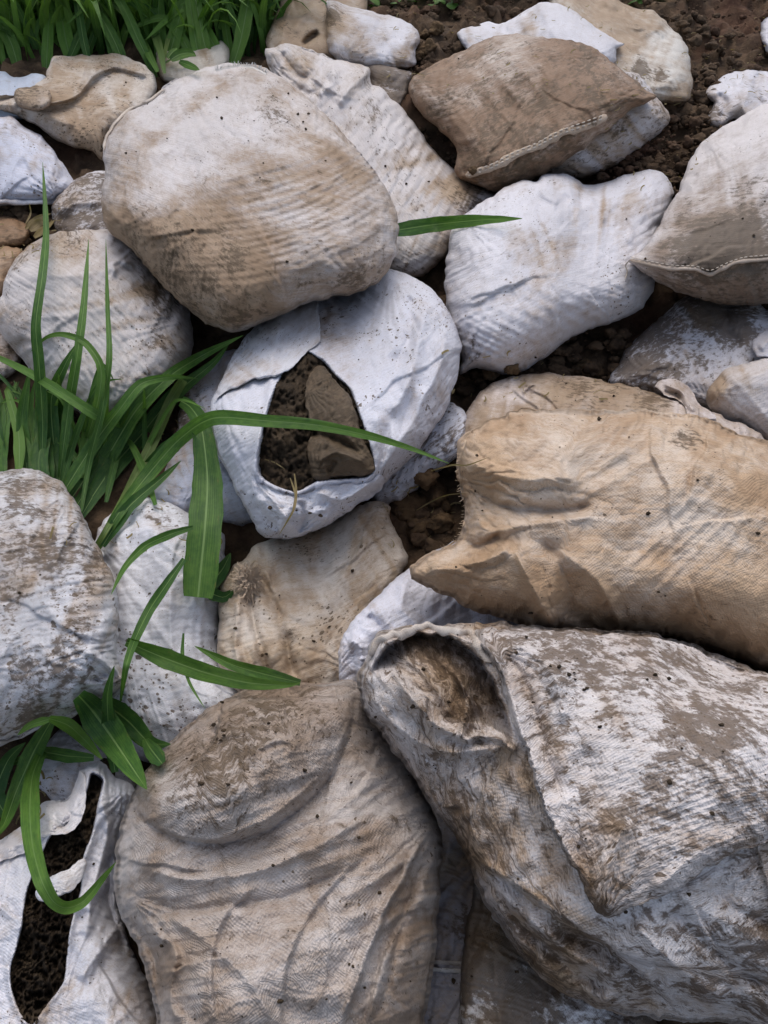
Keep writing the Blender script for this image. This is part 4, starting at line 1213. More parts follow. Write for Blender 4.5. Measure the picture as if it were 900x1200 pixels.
def fringe(parent, pts, n, mat, seed, ln=5):
    rr = random.Random(seed)
    c = resample(catmull(pts, False, 8), n)
    nr = np.gradient(c, axis=0); nr = np.stack([nr[:, 1], -nr[:, 0]], 1); nr /= np.linalg.norm(nr, axis=1)[:, None]
    z = sample(ZB, c[:, 0], c[:, 1]) - .005
    w = lambda q, zz: to_world(cam_pt(q[0], q[1], zz))
    V, Fc = [], []
    for i in range(n):
        a = math.atan2(nr[i, 1], nr[i, 0]) + rr.uniform(-.8, .8); L = rr.uniform(.4, 1) * ln
        e = c[i] + np.array([math.cos(a), math.sin(a)]) * L
        V += [w(c[i] - nr[i] * 2, z[i]), w(c[i], z[i]), w(c[i] + np.array([1.1, .3]), z[i] - .001), w(e + .3, z[i] - .002), w(e - .3, z[i] - .002)]
    for i in range(n):
        o = 5 * i
        Fc.append([o + 1, o + 2, o + 3, o + 4])
        if i + 1 < n: Fc.append([o, o + 1, o + 6, o + 5])
    V = np.array(V)
    return mesh_obj('frayed_edge', V, Fc, mat, parent, np.zeros((len(V), 2)), np.tile([0, 0, 0.], (len(V), 1)))

def soil_fill(name, outline, sid, depth, label, parent=None, amp=.02, seed=3, fine=1.0, mat=None, cat='soil'):
    g = grid_patch(outline, 0, 1.8, 80)
    px, py = g[..., 0], g[..., 1]
    z = sample(blur(SURF[sid][3], 5), px, py) + depth
    h = amp * fbm(xy3(px / 30, py / 30), seed, 2) + .022 * fine * (1 - np.abs(fbm(xy3(px / 11, py / 11), seed + 1, 4, .6))) + .005 * fine * fbm(xy3(px / 3.2, py / 3.2), seed + 2, 2)
    z = z - h
    W = to_world(cam_pt(px, py, z)).reshape(-1, 3)
    n, m = px.shape; Wb = W + FV * .05
    idx = np.arange(n * m).reshape(n, m)
    q = np.stack([idx[:-1, :-1], idx[1:, :-1], idx[1:, 1:], idx[:-1, 1:]], -1).reshape(-1, 4)
    rr = rim_of(idx[..., None])[:, 0]; r2 = np.roll(rr, -1); off = n * m
    sd = np.stack([rr, rr + off, r2 + off, r2], -1)[:, ::-1]
    o = mesh_obj(name, np.concatenate([W, Wb]), np.concatenate([q, q[:, ::-1] + off, sd]), mat or M_DARK_SOIL, parent)
    SURF[name + sid] = (px, py, z, sample(ZB, _gx, _gy) * 0 + sample(blur(SURF[sid][3], 5), _gx, _gy) + depth)
    splat_hole(outline, px, py, z)
    return tag(o, label, cat) if parent is None else o

def splat_hole(outline, px, py, z):
    m = inside(_gx, _gy, catmull(outline, True, 6))
    ZB[m] = 9.0
    splat(px, py, z)
    ZB[ZB > 8] = float(np.mean(z))

soil_fill('soil_fill', grow(HOLE19, 12), 'g1', .028, 'dark crumbly soil filling the mouth of the open middle sack', amp=.018)
sack(dict(id='g2', out=[(362, 440), (378, 428), (392, 446), (408, 462), (418, 490), (430, 525), (438, 546), (428, 556), (404, 556), (380, 562), (366, 556), (360, 520), (366, 500), (356, 470)],
          k=.2, ang=-15, lift=.1, ex=(.06, .06), step=2, creases=[([(360, 508), (385, 510), (425, 530)], 4, -.02), ([(370, 545), (395, 530), (430, 545)], 4, .012), ([(385, 555), (395, 540)], 3, -.01)],
          dirt=dict(tan=(1.2,), mud=(.5,), spk=(.2,))), 'sack_bundle', 'muddy brown folded cloth bundle lying in the soil of the open middle sack', 'cloth bundle',
     mat=fab('fabric_muddy_roll', base=(.20, .15, .10), tan=(.13, .095, .06), mud=(.07, .05, .03)))

# the biggest upper sack
r = sack(dict(id='h1', out=[(121, 172), (126, 156), (138, 138), (156, 128), (178, 115), (200, 97), (228, 84), (252, 77), (292, 75), (318, 84), (345, 104), (378, 132), (410, 165), (440, 202), (458, 236), (466, 268), (462, 298), (450, 322), (436, 337), (405, 345), (370, 352), (335, 368), (300, 382), (275, 390), (248, 382), (222, 362), (196, 338), (172, 312), (150, 288), (132, 275), (121, 255), (119, 225), (123, 198)],
          k=.30, ang=12, lift=.55, ex=(.035, .025), pbend=26, fold=[(-20, 12, .0028), (-35, 70, .006)], gath=.006,
          pleats=[(335, 235, 150, 70, -15, -17, 8.5, .0055), (300, 300, 120, 40, -10, -12, 9, .003)], lump=.008,
          creases=[([(150, 138), (140, 180), (130, 230), (135, 270)], 6, .008), ([(195, 175), (230, 200), (215, 240), (180, 270)], 14, -.010), ([(170, 300), (215, 230), (300, 200), (360, 190)], 16, .012)],
          dirt=dict(tan=(.40, (300, 350, 60, .55), (200, 300, 50, .45), (140, 270, 30, .5), (390, 210, 40, .2), (240, 120, 50, -.05), (310, 105, 30, .1), (430, 320, 30, .3)),  # stains, with shade of the underside also put into the lower tan spots
                    mud=(.17, (250, 360, 50, .28), (190, 300, 35, .2), (320, 130, 16, .35), (420, 330, 30, .25), (300, 300, 60, .05)), spk=(.3, (310, 85, 20, .4)))), 'sack',
     'biggest upper sack, dusty white with fine curved pleats, resting above the open sack', mat=fab('fabric_big_upper', base=(.63, .60, .60), tan=(.36, .265, .18), weave=.0055, sdir=1.3), root=True)
tube_on('seam_edge', r, fab('fabric_seam_c', base=(.62, .55, .48)), None, [(192, 104), (170, 120), (150, 130), (136, 142), (126, 158), (122, 176)], 4, 4, off=.003, wav=1.5)
fringe(r, [(252, 82), (275, 77), (296, 78), (312, 86)], 46, fab('fabric_fringe', base=(.8, .78, .74)), 5, 6)

# large tan sack
r = sack(dict(id='i1', out=[(536, 545), (538, 520), (556, 502), (580, 490), (606, 481), (650, 478), (700, 480), (750, 481), (800, 484), (840, 494), (870, 507), (905, 518), (980, 540), (1040, 640), (1030, 800), (960, 830), (900, 790), (850, 766), (800, 750), (750, 742), (700, 742), (640, 742), (610, 732), (575, 722), (540, 708), (505, 690), (478, 672), (492, 656), (520, 642), (538, 628), (546, 600), (540, 575)],
          k=.23, ang=12, lift=1.1, gath=.006, fold=[(-40, 22, .004), (5, 50, .008)], rad=[(538, 560, 10, 50, 8, 190, .016), (490, 670, -20, 35, 6, 190, .014), (650, 742, -80, 40, 5, 110, .010)], ex=(.03, .03), loose=[(570, 620, 40, .10, .06), (580, 530, 30, .08, .05), (820, 640, 80, .05, .02), (640, 700, 40, .04, .06)], lump=.012,
          pleats=[(800, 640, 130, 60, -40, -48, 16, .003), (600, 580, 60, 40, 0, 0, 14, .003)],
          creases=[([(540, 555), (580, 590), (640, 600), (700, 590)], 9, -0.0256), ([(545, 540), (600, 560), (680, 560)], 10, 0.0192), ([(546, 602), (580, 622), (640, 612), (700, 605)], 8, 0.0160),
                   ([(600, 640), (625, 690), (650, 735)], 8, 0.0288), ([(635, 630), (665, 680), (668, 730)], 9, -0.0110), ([(500, 670), (560, 660), (600, 640)], 9, 0.0224), ([(650, 640), (700, 680), (730, 740)], 10, 0.0160), ([(538, 630), (560, 640), (590, 625)], 5, -0.0192)],
          rough=2.6,
          dirt=dict(tan=(.72, (720, 530, 70, -.25), (640, 650, 60, .15), (850, 740, 60, .5), (800, 600, 60, -.35), (560, 680, 50, .2)), mud=(.03, (800, 520, 20, .35), (700, 600, 40, .12), (830, 745, 40, .2)), spk=(.3,))), 'sack',  # tan and mud by the lower right edge put underside shade into the colour
     'large tan sack at the right, orange-brown with a torn left edge', mat=fab('fabric_tan_large', base=(.68, .60, .52), tan=(.50, .355, .23), weave=.0068, wstr=.8, streak=.5, sdir=.35), root=True)
fringe(r, [(520, 642), (538, 628), (545, 600), (540, 575), (537, 545), (545, 515)], 40, fab('fabric_fringe_tan', base=(.62, .48, .34)), 8, 5)

# bottom left open sack
HOLE31 = [(98, 936), (104, 916), (118, 924), (112, 950), (104, 985), (92, 1015), (84, 1045), (79, 1075), (77, 1110), (74, 1140), (58, 1165), (38, 1190), (26, 1175), (18, 1150), (18, 1125), (26, 1100), (34, 1075), (42, 1045), (50, 1020), (62, 985), (76, 975), (88, 965)]
r = sack(dict(id='j1', out=[(-60, 1010), (-10, 990), (20, 975), (50, 942), (75, 938), (86, 925), (94, 903), (106, 896), (118, 893), (134, 908), (156, 922), (158, 945), (150, 975), (140, 1005), (138, 1050), (150, 1100), (168, 1140), (185, 1175), (205, 1220), (210, 1290), (-70, 1290), (-90, 1150)],
          k=.22, ang=10, lift=.5, ex=(.03, .04), loose=[(120, 1000, 30, .04, .06)], hole=grow(HOLE31, 11), hdepth=.16, lip=.008,
          creases=[([(118, 930), (126, 980), (110, 1040), (100, 1100)], 6, .014), ([(140, 1080), (120, 1110), (90, 1150)], 8, .014), ([(130, 1000), (130, 1060), (150, 1120)], 6, -.012), ([(0, 1000), (40, 985), (78, 972)], 6, .016)],
          dirt=dict(tan=(-.12, (150, 1180, 30, .6), (60, 1195, 30, .4), (20, 1010, 20, .2)), mud=(0, (150, 1185, 20, .35)), spk=(.3,))), 'sack',
     'open white sack in the bottom left corner with dark soil in its slit mouth', mat=fab('fabric_white_corner', base=(.67, .68, .74), crink=.7), root=True)
soil_fill('soil_fill', grow(HOLE31, 18), 'j1', .022, 'dark soil inside the open bottom left sack', amp=.012, seed=8)
sack(dict(id='j1strap', sheet=True, out=[(44, 1040), (60, 1028), (80, 1018), (98, 1006), (100, 1022), (84, 1044), (60, 1054), (46, 1056)], T=.004, off=.03, step=1.8, ang=-25, conform=6,
          dirt=dict(tan=(.0,), mud=(.1,), spk=(.4,))), 'cloth_strap', '', parent=r, mat=fab('fabric_strap', base=(.72, .72, .76)))
sack(dict(id='j1cuff', sheet=True, on='j1', out=[(-50, 1010), (0, 985), (28, 965), (52, 940), (74, 940), (86, 926), (93, 905), (100, 915), (98, 945), (90, 968), (76, 976), (52, 980), (30, 998), (0, 1008), (-50, 1030)], T=.008, off=.014, step=2, ang=-25, ex=(.04, .04), conform=3,
          creases=[([(84, 950), (74, 968), (60, 972)], 4, -.01), ([(60, 945), (80, 955), (92, 930)], 4, .008)],
          dirt=dict(tan=(.05, (10, 985, 20, .25)), mud=(.0,), spk=(.25,))), 'folded_cuff', '', parent=r, mat=fab('fabric_cuff_b', base=(.67, .66, .69)))

ZB_PRE = ZB.copy()
# left lower sack
r = sack(dict(id='k1', out=[(-90, 560), (-40, 552), (0, 551), (30, 549), (52, 554), (72, 565), (88, 588), (104, 618), (120, 650), (134, 680), (138, 720), (136, 765), (144, 785), (150, 800), (142, 808), (118, 820), (80, 840), (40, 856), (0, 872), (-60, 880), (-110, 720)],
          k=.28, ang=8, lift=.5, ex=(.035, .04), loose=[(110, 770, 40, .05, .10)], lump=.008, pleats=[(60, 770, 70, 60, 0, 60, 16, .003)],
          creases=[([(150, 800), (120, 775), (95, 760)], 7, .010), ([(140, 800), (125, 790), (105, 800)], 5, -.010)],
          dirt=dict(tan=(.15, (60, 640, 50, .3), (120, 680, 25, .3)), mud=(.28, (50, 640, 28, .28), (30, 570, 20, .25), (110, 660, 25, .25), (40, 790, 50, .18)), spk=(.5,))), 'sack',
     'grey-white sack mottled with brown mud at the left edge, pinched at its lower right corner', mat=fab('fabric_left_lower', base=(.62, .63, .67), weave=.0060, sdir=.2, wstr=.8), root=True)
tube_on('seam_edge', r, fab('fabric_seam_d', base=(.55, .54, .55)), None, [(-20, 876), (10, 868), (45, 854), (80, 839), (115, 822), (140, 810), (150, 801)], 4.5, 4, off=.002, wav=1.8)

# sacks deep in the gap between the two nearest
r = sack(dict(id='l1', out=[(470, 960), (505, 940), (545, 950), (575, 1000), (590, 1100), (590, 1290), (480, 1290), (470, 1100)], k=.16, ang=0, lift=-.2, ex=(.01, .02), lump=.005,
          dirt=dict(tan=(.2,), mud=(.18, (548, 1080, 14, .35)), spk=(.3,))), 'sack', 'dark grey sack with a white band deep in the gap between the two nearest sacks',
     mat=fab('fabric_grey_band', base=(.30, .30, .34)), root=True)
for y in (1128, 1137):
    tube_on('white_band', r, fab('fabric_band', base=(.62, .62, .62)), 'l1', [(496, y - 2), (520, y), (552, y + 2)], 6, 2, off=.001)
sack(dict(id='l2', out=[(552, 1060), (562, 1020), (590, 1030), (660, 1090), (760, 1180), (780, 1290), (530, 1290), (538, 1200), (542, 1130)], k=.16, ang=10, lift=.1, ex=(.02, .02),
          dirt=dict(tan=(.3,), mud=(.72, (600, 1130, 50, .12), (690, 1190, 40, -.35), (550, 1190, 20, -.3)), spk=(.3,))), 'sack',
     'sack coated in thick brown mud at the bottom centre under the nearest right sack', mat=fab('fabric_mud_coated', base=(.66, .66, .68), mud=(.085, .055, .028)))

# nearest middle sack
r = sack(dict(id='m1', out=[(134, 1040), (136, 1000), (146, 955), (160, 920), (182, 888), (218, 852), (250, 826), (290, 808), (335, 801), (380, 800), (412, 798), (428, 815), (440, 845), (462, 878), (484, 905), (504, 940), (516, 975), (518, 1020), (514, 1070), (508, 1130), (498, 1200), (492, 1300), (200, 1300), (182, 1190), (168, 1130), (152, 1090), (138, 1062)],
          k=.24, ang=-4, lift=.55, gath=.004, fold=[(-14, 26, .005), (-32, 42, .005), (78, 60, .003)], rad=[(515, 960, 120, 30, 5, 200, .012), (150, 1050, 30, 40, 6, 130, .010)], ex=(.03, .03), loose=[(300, 1000, 90, .05, .02), (440, 880, 50, .06, .04), (200, 1080, 50, .03, .06)], lump=.010, step=3.2,
          domes=[([(138, 915), (158, 948), (182, 970), (215, 985), (262, 988), (310, 975), (355, 945), (388, 908), (408, 862), (416, 815), (412, 795)], 85, .085, .022, 60)],
          pleats=[(340, 1000, 130, 40, -15, -18, 18, .004), (440, 930, 50, 60, 0, -38, 15, .004)],
          creases=[([(180, 965), (240, 985), (320, 955), (385, 895)], 3.0, 0.0056), ([(150, 1010), (220, 1030), (320, 1015), (430, 960)], 7.7, 0.0112), ([(140, 1040), (220, 1065), (330, 1050), (450, 1000)], 6.6, -0.0096),
                   ([(500, 970), (470, 1030), (440, 1090), (400, 1200)], 3.3, 0.0160), ([(515, 980), (480, 1060), (455, 1150), (440, 1200)], 5.0, -0.0096), ([(170, 1090), (205, 1110), (200, 1170), (210, 1200)], 5.5, 0.0144), ([(150, 1080), (180, 1120), (185, 1180)], 6.6, -0.0208),
                   ([(195, 1075), (240, 1100), (290, 1150), (320, 1200)], 7.7, 0.0080), ([(385, 1040), (384, 1120), (370, 1200)], 3.0, 0.0032), ([(300, 880), (325, 868), (345, 875), (335, 888)], 3.0, 0.0064), ([(270, 815), (305, 835), (318, 865)], 3.0, 0.0048)],
          bumps=[(300, 890, 60, .012)], steps=[([(255, 1200), (248, 1140), (262, 1080), (300, 1040)], 24, .010), ([(330, 1210), (338, 1130), (372, 1060), (430, 1000)], 30, .010), ([(445, 860), (430, 910), (380, 960), (300, 1000)], 22, .009), ([(505, 985), (480, 1060), (445, 1130), (425, 1210)], 26, .014)],
          dirt=dict(tan=(.50, (290, 880, 80, .25), (200, 1130, 30, .3), (400, 1080, 60, -.1), (330, 1130, 60, -.1), (480, 1150, 30, .15)), mud=(.16, (290, 865, 60, .34), (200, 900, 35, .25), (370, 840, 30, .15)), spk=(.35, (300, 860, 60, .3)))), 'sack',
     'nearest middle sack, beige burlap-like cloth folded over at its round top', mat=fab('fabric_near_middle', base=(.57, .53, .51), tan=(.35, .275, .215), weave=.0062, wstr=.9, sdir=.2), root=False)

# nearest right sack
r = sack(dict(id='n1', out=[(416, 796), (424, 778), (434, 758), (444, 742), (470, 735), (505, 731), (540, 730), (580, 728), (630, 733), (700, 738), (760, 742), (800, 752), (840, 768), (880, 784), (920, 798), (1040, 850), (1060, 1260), (900, 1215), (860, 1200), (800, 1196), (745, 1190), (700, 1180), (640, 1150), (600, 1105), (570, 1060), (548, 1010), (530, 975), (508, 950), (480, 905), (455, 870), (430, 835)],
          k=.17, ang=35, lift=.7, gath=.003, glam=18, fold=[(48, 40, .007), (30, 80, .008)], rad=[(600, 870, 150, 35, 5, 90, .010), (900, 1000, 150, 40, 6, 160, .009)],
          steps=[([(500, 945), (530, 985), (560, 1011), (617, 1049), (658, 1079), (711, 1109), (760, 1151), (800, 1190)], 60, .036)], ex=(.03, .03), loose=[(700, 1120, 80, .05, .03), (560, 900, 50, .04, .04), (480, 780, 40, .04, .06), (860, 1080, 60, .06, .03)], lump=.012, step=3.4, rough=2.4,
          mouth=[([(585, 872), (603, 872), (592, 835), (580, 800), (562, 768), (520, 744), (480, 745), (450, 758), (432, 790)], 62, .12)],
          creases=[([(440, 765), (462, 752), (500, 742), (545, 748), (578, 770), (592, 810)], 5, .014), ([(425, 800), (460, 850), (520, 880), (600, 872)], 7, .016), ([(455, 775), (480, 815), (515, 850), (560, 872)], 5, .016), ([(530, 785), (548, 820), (540, 868)], 4, .022), ([(500, 765), (535, 800), (565, 850)], 5, -.014), ([(540, 868), (565, 862), (590, 868), (606, 885)], 3.5, .016), ([(470, 765), (505, 800), (530, 840)], 4, .010),
                   ([(470, 880), (520, 950), (580, 1040), (660, 1110), (740, 1160)], 9, .018), ([(545, 985), (590, 1060), (650, 1120), (720, 1170)], 9, -.022), ([(556, 1000), (600, 1090), (660, 1150), (740, 1185)], 8, .018),
                   ([(780, 1060), (830, 1110), (900, 1160)], 14, -.016), ([(740, 1075), (790, 1130), (860, 1180)], 12, .014), ([(830, 1035), (870, 1070), (920, 1090)], 12, -.014), ([(650, 1090), (700, 1110), (760, 1150)], 10, -.012)],
          dirt=dict(tan=(.35, (520, 800, 50, .35), (640, 1120, 50, .3), (560, 1000, 40, .3), (800, 1100, 60, -.1)), mud=(.38, (560, 980, 40, .14), (650, 1130, 40, .18), (850, 1110, 60, .16), (500, 790, 30, .1)), spk=(.5,))), 'sack',
     'nearest right sack, mud-spattered white with a gaping empty mouth and a folded-over panel', mat=fab('fabric_near_right', base=(.68, .66, .67), tan=(.42, .30, .19), mud=(.095, .060, .034), weave=.0068, wstr=.9, sdir=-.5), root=True)
tube_on('rolled_hem', r, fab('fabric_hem_roll', base=(.60, .55, .50), tan=(.42, .30, .19)), None, [(436, 770), (446, 754), (462, 744), (484, 741), (508, 736), (535, 741), (560, 752), (578, 774)], 11, 6, off=.002, wav=6)
sack(dict(id='n1flap', sheet=True, on='n1', out=[(560, 738), (575, 770), (590, 808), (602, 850), (618, 880), (632, 930), (648, 972), (668, 1010), (686, 1042), (708, 1076), (728, 1070), (758, 1056), (800, 1040), (828, 1018), (862, 1000), (900, 986), (990, 960), (1010, 860), (920, 802), (880, 788), (840, 772), (800, 756), (760, 747), (700, 742), (640, 738)],
          T=.045, off=.040, step=3.2, ang=20, gath=.002, fold=[(-18, 30, .002), (60, 60, .006)], rad=[(708, 1076, -70, 40, 6, 150, .009), (580, 760, 30, 40, 6, 120, .009)], ex=(.025, .025), loose=[(650, 900, 50, .04, .08), (600, 790, 40, .05, .05), (730, 1030, 40, .04, .04)], conform=8, rough=2.2,
          creases=[([(565, 748), (590, 790), (612, 860), (640, 950), (690, 1040)], 5, .012), ([(590, 760), (615, 800), (640, 880), (660, 940)], 9, -.014), ([(600, 750), (650, 790), (660, 850)], 8, .010), ([(640, 745), (630, 790), (655, 830)], 6, -.008), ([(708, 1074), (712, 1020), (735, 960)], 12, .012), ([(760, 1050), (820, 1000), (900, 960)], 16, .008)],
          pleats=[(800, 940, 140, 70, -20, -20, 7, .0016)],
          dirt=dict(tan=(.22, (600, 800, 40, .3), (700, 1030, 40, .4), (760, 860, 60, -.15)), mud=(.41, (700, 780, 50, .14), (840, 840, 60, .18), (700, 1040, 30, .16), (640, 770, 30, .12)), spk=(.6,))), 'folded_panel',
     'white fine-ribbed folded panel spattered with mud', parent=r, mat=fab('fabric_near_panel', base=(.68, .65, .65), tan=(.42, .31, .22), mud=(.10, .064, .036), weave=.0066, wstr=.8, rib=.2, sdir=.6))

# ------------------------------------------------------------------ soil clods one can tell apart
def put_clod(px, py, rpx, seed, sink=.3):
    z = float(sample(ZB, np.array([float(px)]), np.array([float(py)]))[0])
    r = rpx * z / FPX
    c = to_world(cam_pt(np.array(float(px)), np.array(float(py)), np.array(z - r * (.6 - sink))))
    v, f = clod(c, r, seed, 4)
    return mesh_obj('soil_clod', v, f, M_CLOD)
CL = [(478, 592, 22, 'large brown soil clod in the gap left of the large tan sack'), (512, 582, 20, None), (500, 560, 13, None), (492, 622, 19, None), (518, 612, 14, None), (470, 620, 12, None),
      (470 + 214, 434, 15, 'ochre soil clod on the upper edge of the pinkish-beige hump'), (700, 437, 9, None), (575, 436, 12, None), (600, 432, 9, None), (548, 448, 10, None),
      (503, 58, 11, None), (492, 66, 8, None), (512, 34, 9, None), (498, 42, 7, None), (555, 200, 6, None)]
for i, (x, y, rr_, lb) in enumerate(CL):
    o = put_clod(x, y, rr_, 40 + i)
    tag(o, lb or 'rough brown soil clod lying in a gap between sacks', 'soil clod', 'soil clods between the sacks')

def build_bits():
    rr = np.random.default_rng(15)
    sv, sf = ico(2)
    V, Fc = [], []
    n = 420
    px = rr.uniform(0, 900, n); py = rr.uniform(60, 1200, n)
    for (cx, cy, r, k) in ((150, 110, 45, 40), (330, 130, 30, 40), (60, 190, 40, 30), (330, 600, 40, 40), (650, 770, 80, 60), (300, 860, 70, 70), (850, 290, 50, 30), (690, 455, 60, 40)):
        px = np.r_[px, rr.normal(cx, r, k)]; py = np.r_[py, rr.normal(cy, r * .6, k)]
    z = sample(ZB, px, py)
    C = to_world(cam_pt(px, py, z))
    for i in range(len(px)):
        r = .0009 + .0034 * rr.random()**6
        k = 1 + .5 * fbm(sv * 1.5 + i * 1.7, 7, 2)[:, None]
        V.append(sv * k * r * np.array([1, rr.uniform(.5, 1), rr.uniform(.5, .9)]) + C[i]); Fc.append(sf + len(sv) * i)
    o = mesh_obj('soil_bits', np.concatenate(V), np.concatenate(Fc), M_DARK_SOIL, base=(0, 0, 0))
    tag(o, 'tiny dark soil bits sprinkled over the sacks', 'soil bits', kind='stuff')
build_bits()

def build_litter():
    rr = random.Random(31); V, Fc = [], []
    zones = [((450, 760), (0, 110), 90), ((800, 900), (20, 110), 50), ((700, 830), (100, 220), 60), ((520, 720), (410, 470), 40), ((450, 550), (540, 650), 25), ((0, 70), (240, 300), 30), ((60, 260), (480, 640), 40), ((0, 60), (880, 960), 12)]
    for (xr, yr, n) in zones:
        for i in range(n):
            x, y = rr.uniform(*xr), rr.uniform(*yr)
            z = float(sample(ZB, np.array([x]), np.array([y]))[0]) - .004
            c = to_world(cam_pt(np.array(x), np.array(y), np.array(z)))
            a = rr.uniform(0, 3.14); L = rr.uniform(.006, .03); w = rr.uniform(.0006, .0022)
            d = np.array([math.cos(a), math.sin(a) * .97, .2 * math.sin(a) + rr.uniform(-.25, .25)]); s_ = np.array([-math.sin(a), math.cos(a), .2])
            o = len(V); b = rr.uniform(-.25, .25)
            for k in range(5):
                t = k / 4 - .5; p = c + d * L * t + s_ * L * b * (4 * t * t)
                V.append(p - s_ * w); V.append(p + s_ * w + np.array([0, 0, w]))
            for k in range(4): Fc.append([o + 2 * k, o + 2 * k + 1, o + 2 * k + 3, o + 2 * k + 2])
    V = np.array(V)
    o = mesh_obj('dry_litter', V, Fc, M_DRY, base=(0, 0, 0), uvs=np.random.default_rng(2).random((len(V), 2)), dirt=np.tile([.5, 0, 0.], (len(V), 1)))
    tag(o, 'small bits of dry straw and leaf scattered in the gaps', 'litter', kind='stuff')

# ------------------------------------------------------------------ leaves
def leaf_mesh(path, wmax, z, fold=.35, seed=0, prof='blade', tw=0.0, npx=4.0, light=.4, ribv=1.0, spots=0., curl=0., tipcut=1.0):
    """path: frame points; z: depth at each point; wmax: width in px"""
    P = np.concatenate([np.asarray(path, float), np.asarray(z, float)[:, None] * FPX / 2], 1)
    c = catmull(P, False, 10)
    L = np.linalg.norm(np.diff(c[:, :2], axis=0), axis=1).sum()
    n = max(10, int(L / npx))
    s = np.r_[0, np.cumsum(np.linalg.norm(np.diff(c[:, :2], axis=0), axis=1))]
    t = np.linspace(0, s[-1], n)
    c = np.stack([np.interp(t, s, c[:, k]) for k in range(3)], 1)
    zz = c[:, 2] * 2 / FPX
    t = np.linspace(0, tipcut, n)
    if prof == 'blade': w = np.minimum(1, .45 + 2.2 * t) * (1 - t**2.6)**.8
    elif prof == 'broad': w = np.sin(np.pi * np.clip(t * .92 + .10, 0, 1))**.6
    elif prof == 'cut': w = np.minimum(1, .3 + 1.1 * t**.8) * np.where(t > .93, 1 - (t - .93) * 3, 1)
    else: w = np.minimum(1, .2 + 3 * t) * (1 - t)**.5
    w = np.maximum(w, .03) * wmax * (1 + .05 * fbm(xy3(t * 14, t * 0), seed, 2))
    tg = np.gradient(c[:, :2], axis=0); tg /= np.linalg.norm(tg, axis=1)[:, None] + 1e-9
    nn = np.stack([-tg[:, 1], tg[:, 0]], 1)
    K = 9
    ks = np.linspace(-1, 1, K)
    V = np.zeros((n, K, 3)); U = np.zeros((n, K, 2))
    rnd = random.Random(seed)
    for j, k in enumerate(ks):
        e = k * .5 * w * math.cos(tw)
        dz = -(abs(k)**1.3) * fold * .5 * w + k * .5 * w * math.sin(tw) + curl * w * abs(k)**3
        dz = dz + k * abs(k) * .06 * w * np.sin(t * (16 + 5 * rnd.random()) + j)
        q = c[:, :2] + nn * e[:, None]
        zq = zz + dz * zz / FPX
        V[:, j] = to_world(cam_pt(q[:, 0], q[:, 1], zq))
        U[:, j, 0] = (k + 1) / 2; U[:, j, 1] = t * L / 100
    idx = np.arange(n * K).reshape(n, K)
    q = np.stack([idx[:-1, :-1], idx[1:, :-1], idx[1:, 1:], idx[:-1, 1:]], -1).reshape(-1, 4)
    d = np.zeros((n, K, 3)); d[..., 0] = light + .25 * (t[:, None] - .5); d[..., 1] = ribv; d[..., 2] = spots
    return V.reshape(-1, 3), q, U.reshape(-1, 2), d.reshape(-1, 3)

M_LEAF = mat_leaf('leaf_green', dark=(0.034, 0.100, 0.026), light=(0.17, 0.33, 0.06))
M_LEAF2 = mat_leaf('leaf_fresh', dark=(0.035, 0.10, 0.022), light=(0.14, 0.27, 0.05), seed=4)
M_STALK = mat_leaf('stalk_green', dark=(0.07, 0.13, 0.035), light=(0.20, 0.28, 0.09), seed=9)
M_DRY = mat_leaf('leaf_dry', dark=(0.20, 0.15, 0.07), light=(0.40, 0.32, 0.17), rib=(.4, .33, .2), seed=2)

build_litter()

def leafz(path, lift0, lift1=None, liftm=None, src=None):
    ZB_ = ZB if src is None else src
    p = np.asarray(path, float)
    z = np.array([min(float(sample(ZB_, np.array([x + dx]), np.array([y + dy]))[0]) for dx in (-8, 0, 8) for dy in (-8, 0, 8)) for x, y in p])
    t = np.linspace(0, 1, len(p))
    l1 = lift0 if lift1 is None else lift1
    zz = np.minimum(z, roll_clamp(z)) - (lift0 * (1 - t) + l1 * t) - (0 if liftm is None else liftm * 4 * t * (1 - t))
    return zz

def roll_clamp(z):
    if len(z) < 3: return z
    a = np.pad(z, 1, mode='edge')
    return (a[:-2] + a[1:-1] * 2 + a[2:]) / 4

def plant(label, leaves, cat='grass plant', group=None, name='grass_plant', src=None):
    p0 = leaves[0][0][0]
    z0 = float(sample(ZB, np.array([float(p0[0])]), np.array([float(p0[1])]))[0])
    w = to_world(cam_pt(np.array(float(p0[0])), np.array(float(p0[1])), np.array(z0)))
    e = empty(name, w.tolist(), label, cat, group); e['_org'] = [float(x) for x in w]
    for i, L in enumerate(leaves):
        path, wd, lift = L[0], L[1], L[2]
        k = dict(L[3]) if len(L) > 3 else {}
        mat = k.pop('mat', M_LEAF); nm = k.pop('nm', 'leaf')
        z = leafz(path, *lift, src=src) if 'zc' not in k else np.full(len(path), k['zc']) + np.linspace(0, .08, len(path)) * lift[0] * 10
        k.pop('zc', None)
        V, q, U, d = leaf_mesh(path, wd, z, seed=i + len(label), **k)
        mesh_obj(nm, V, q, mat, e, U, d)
    return e

rl = random.Random(12)
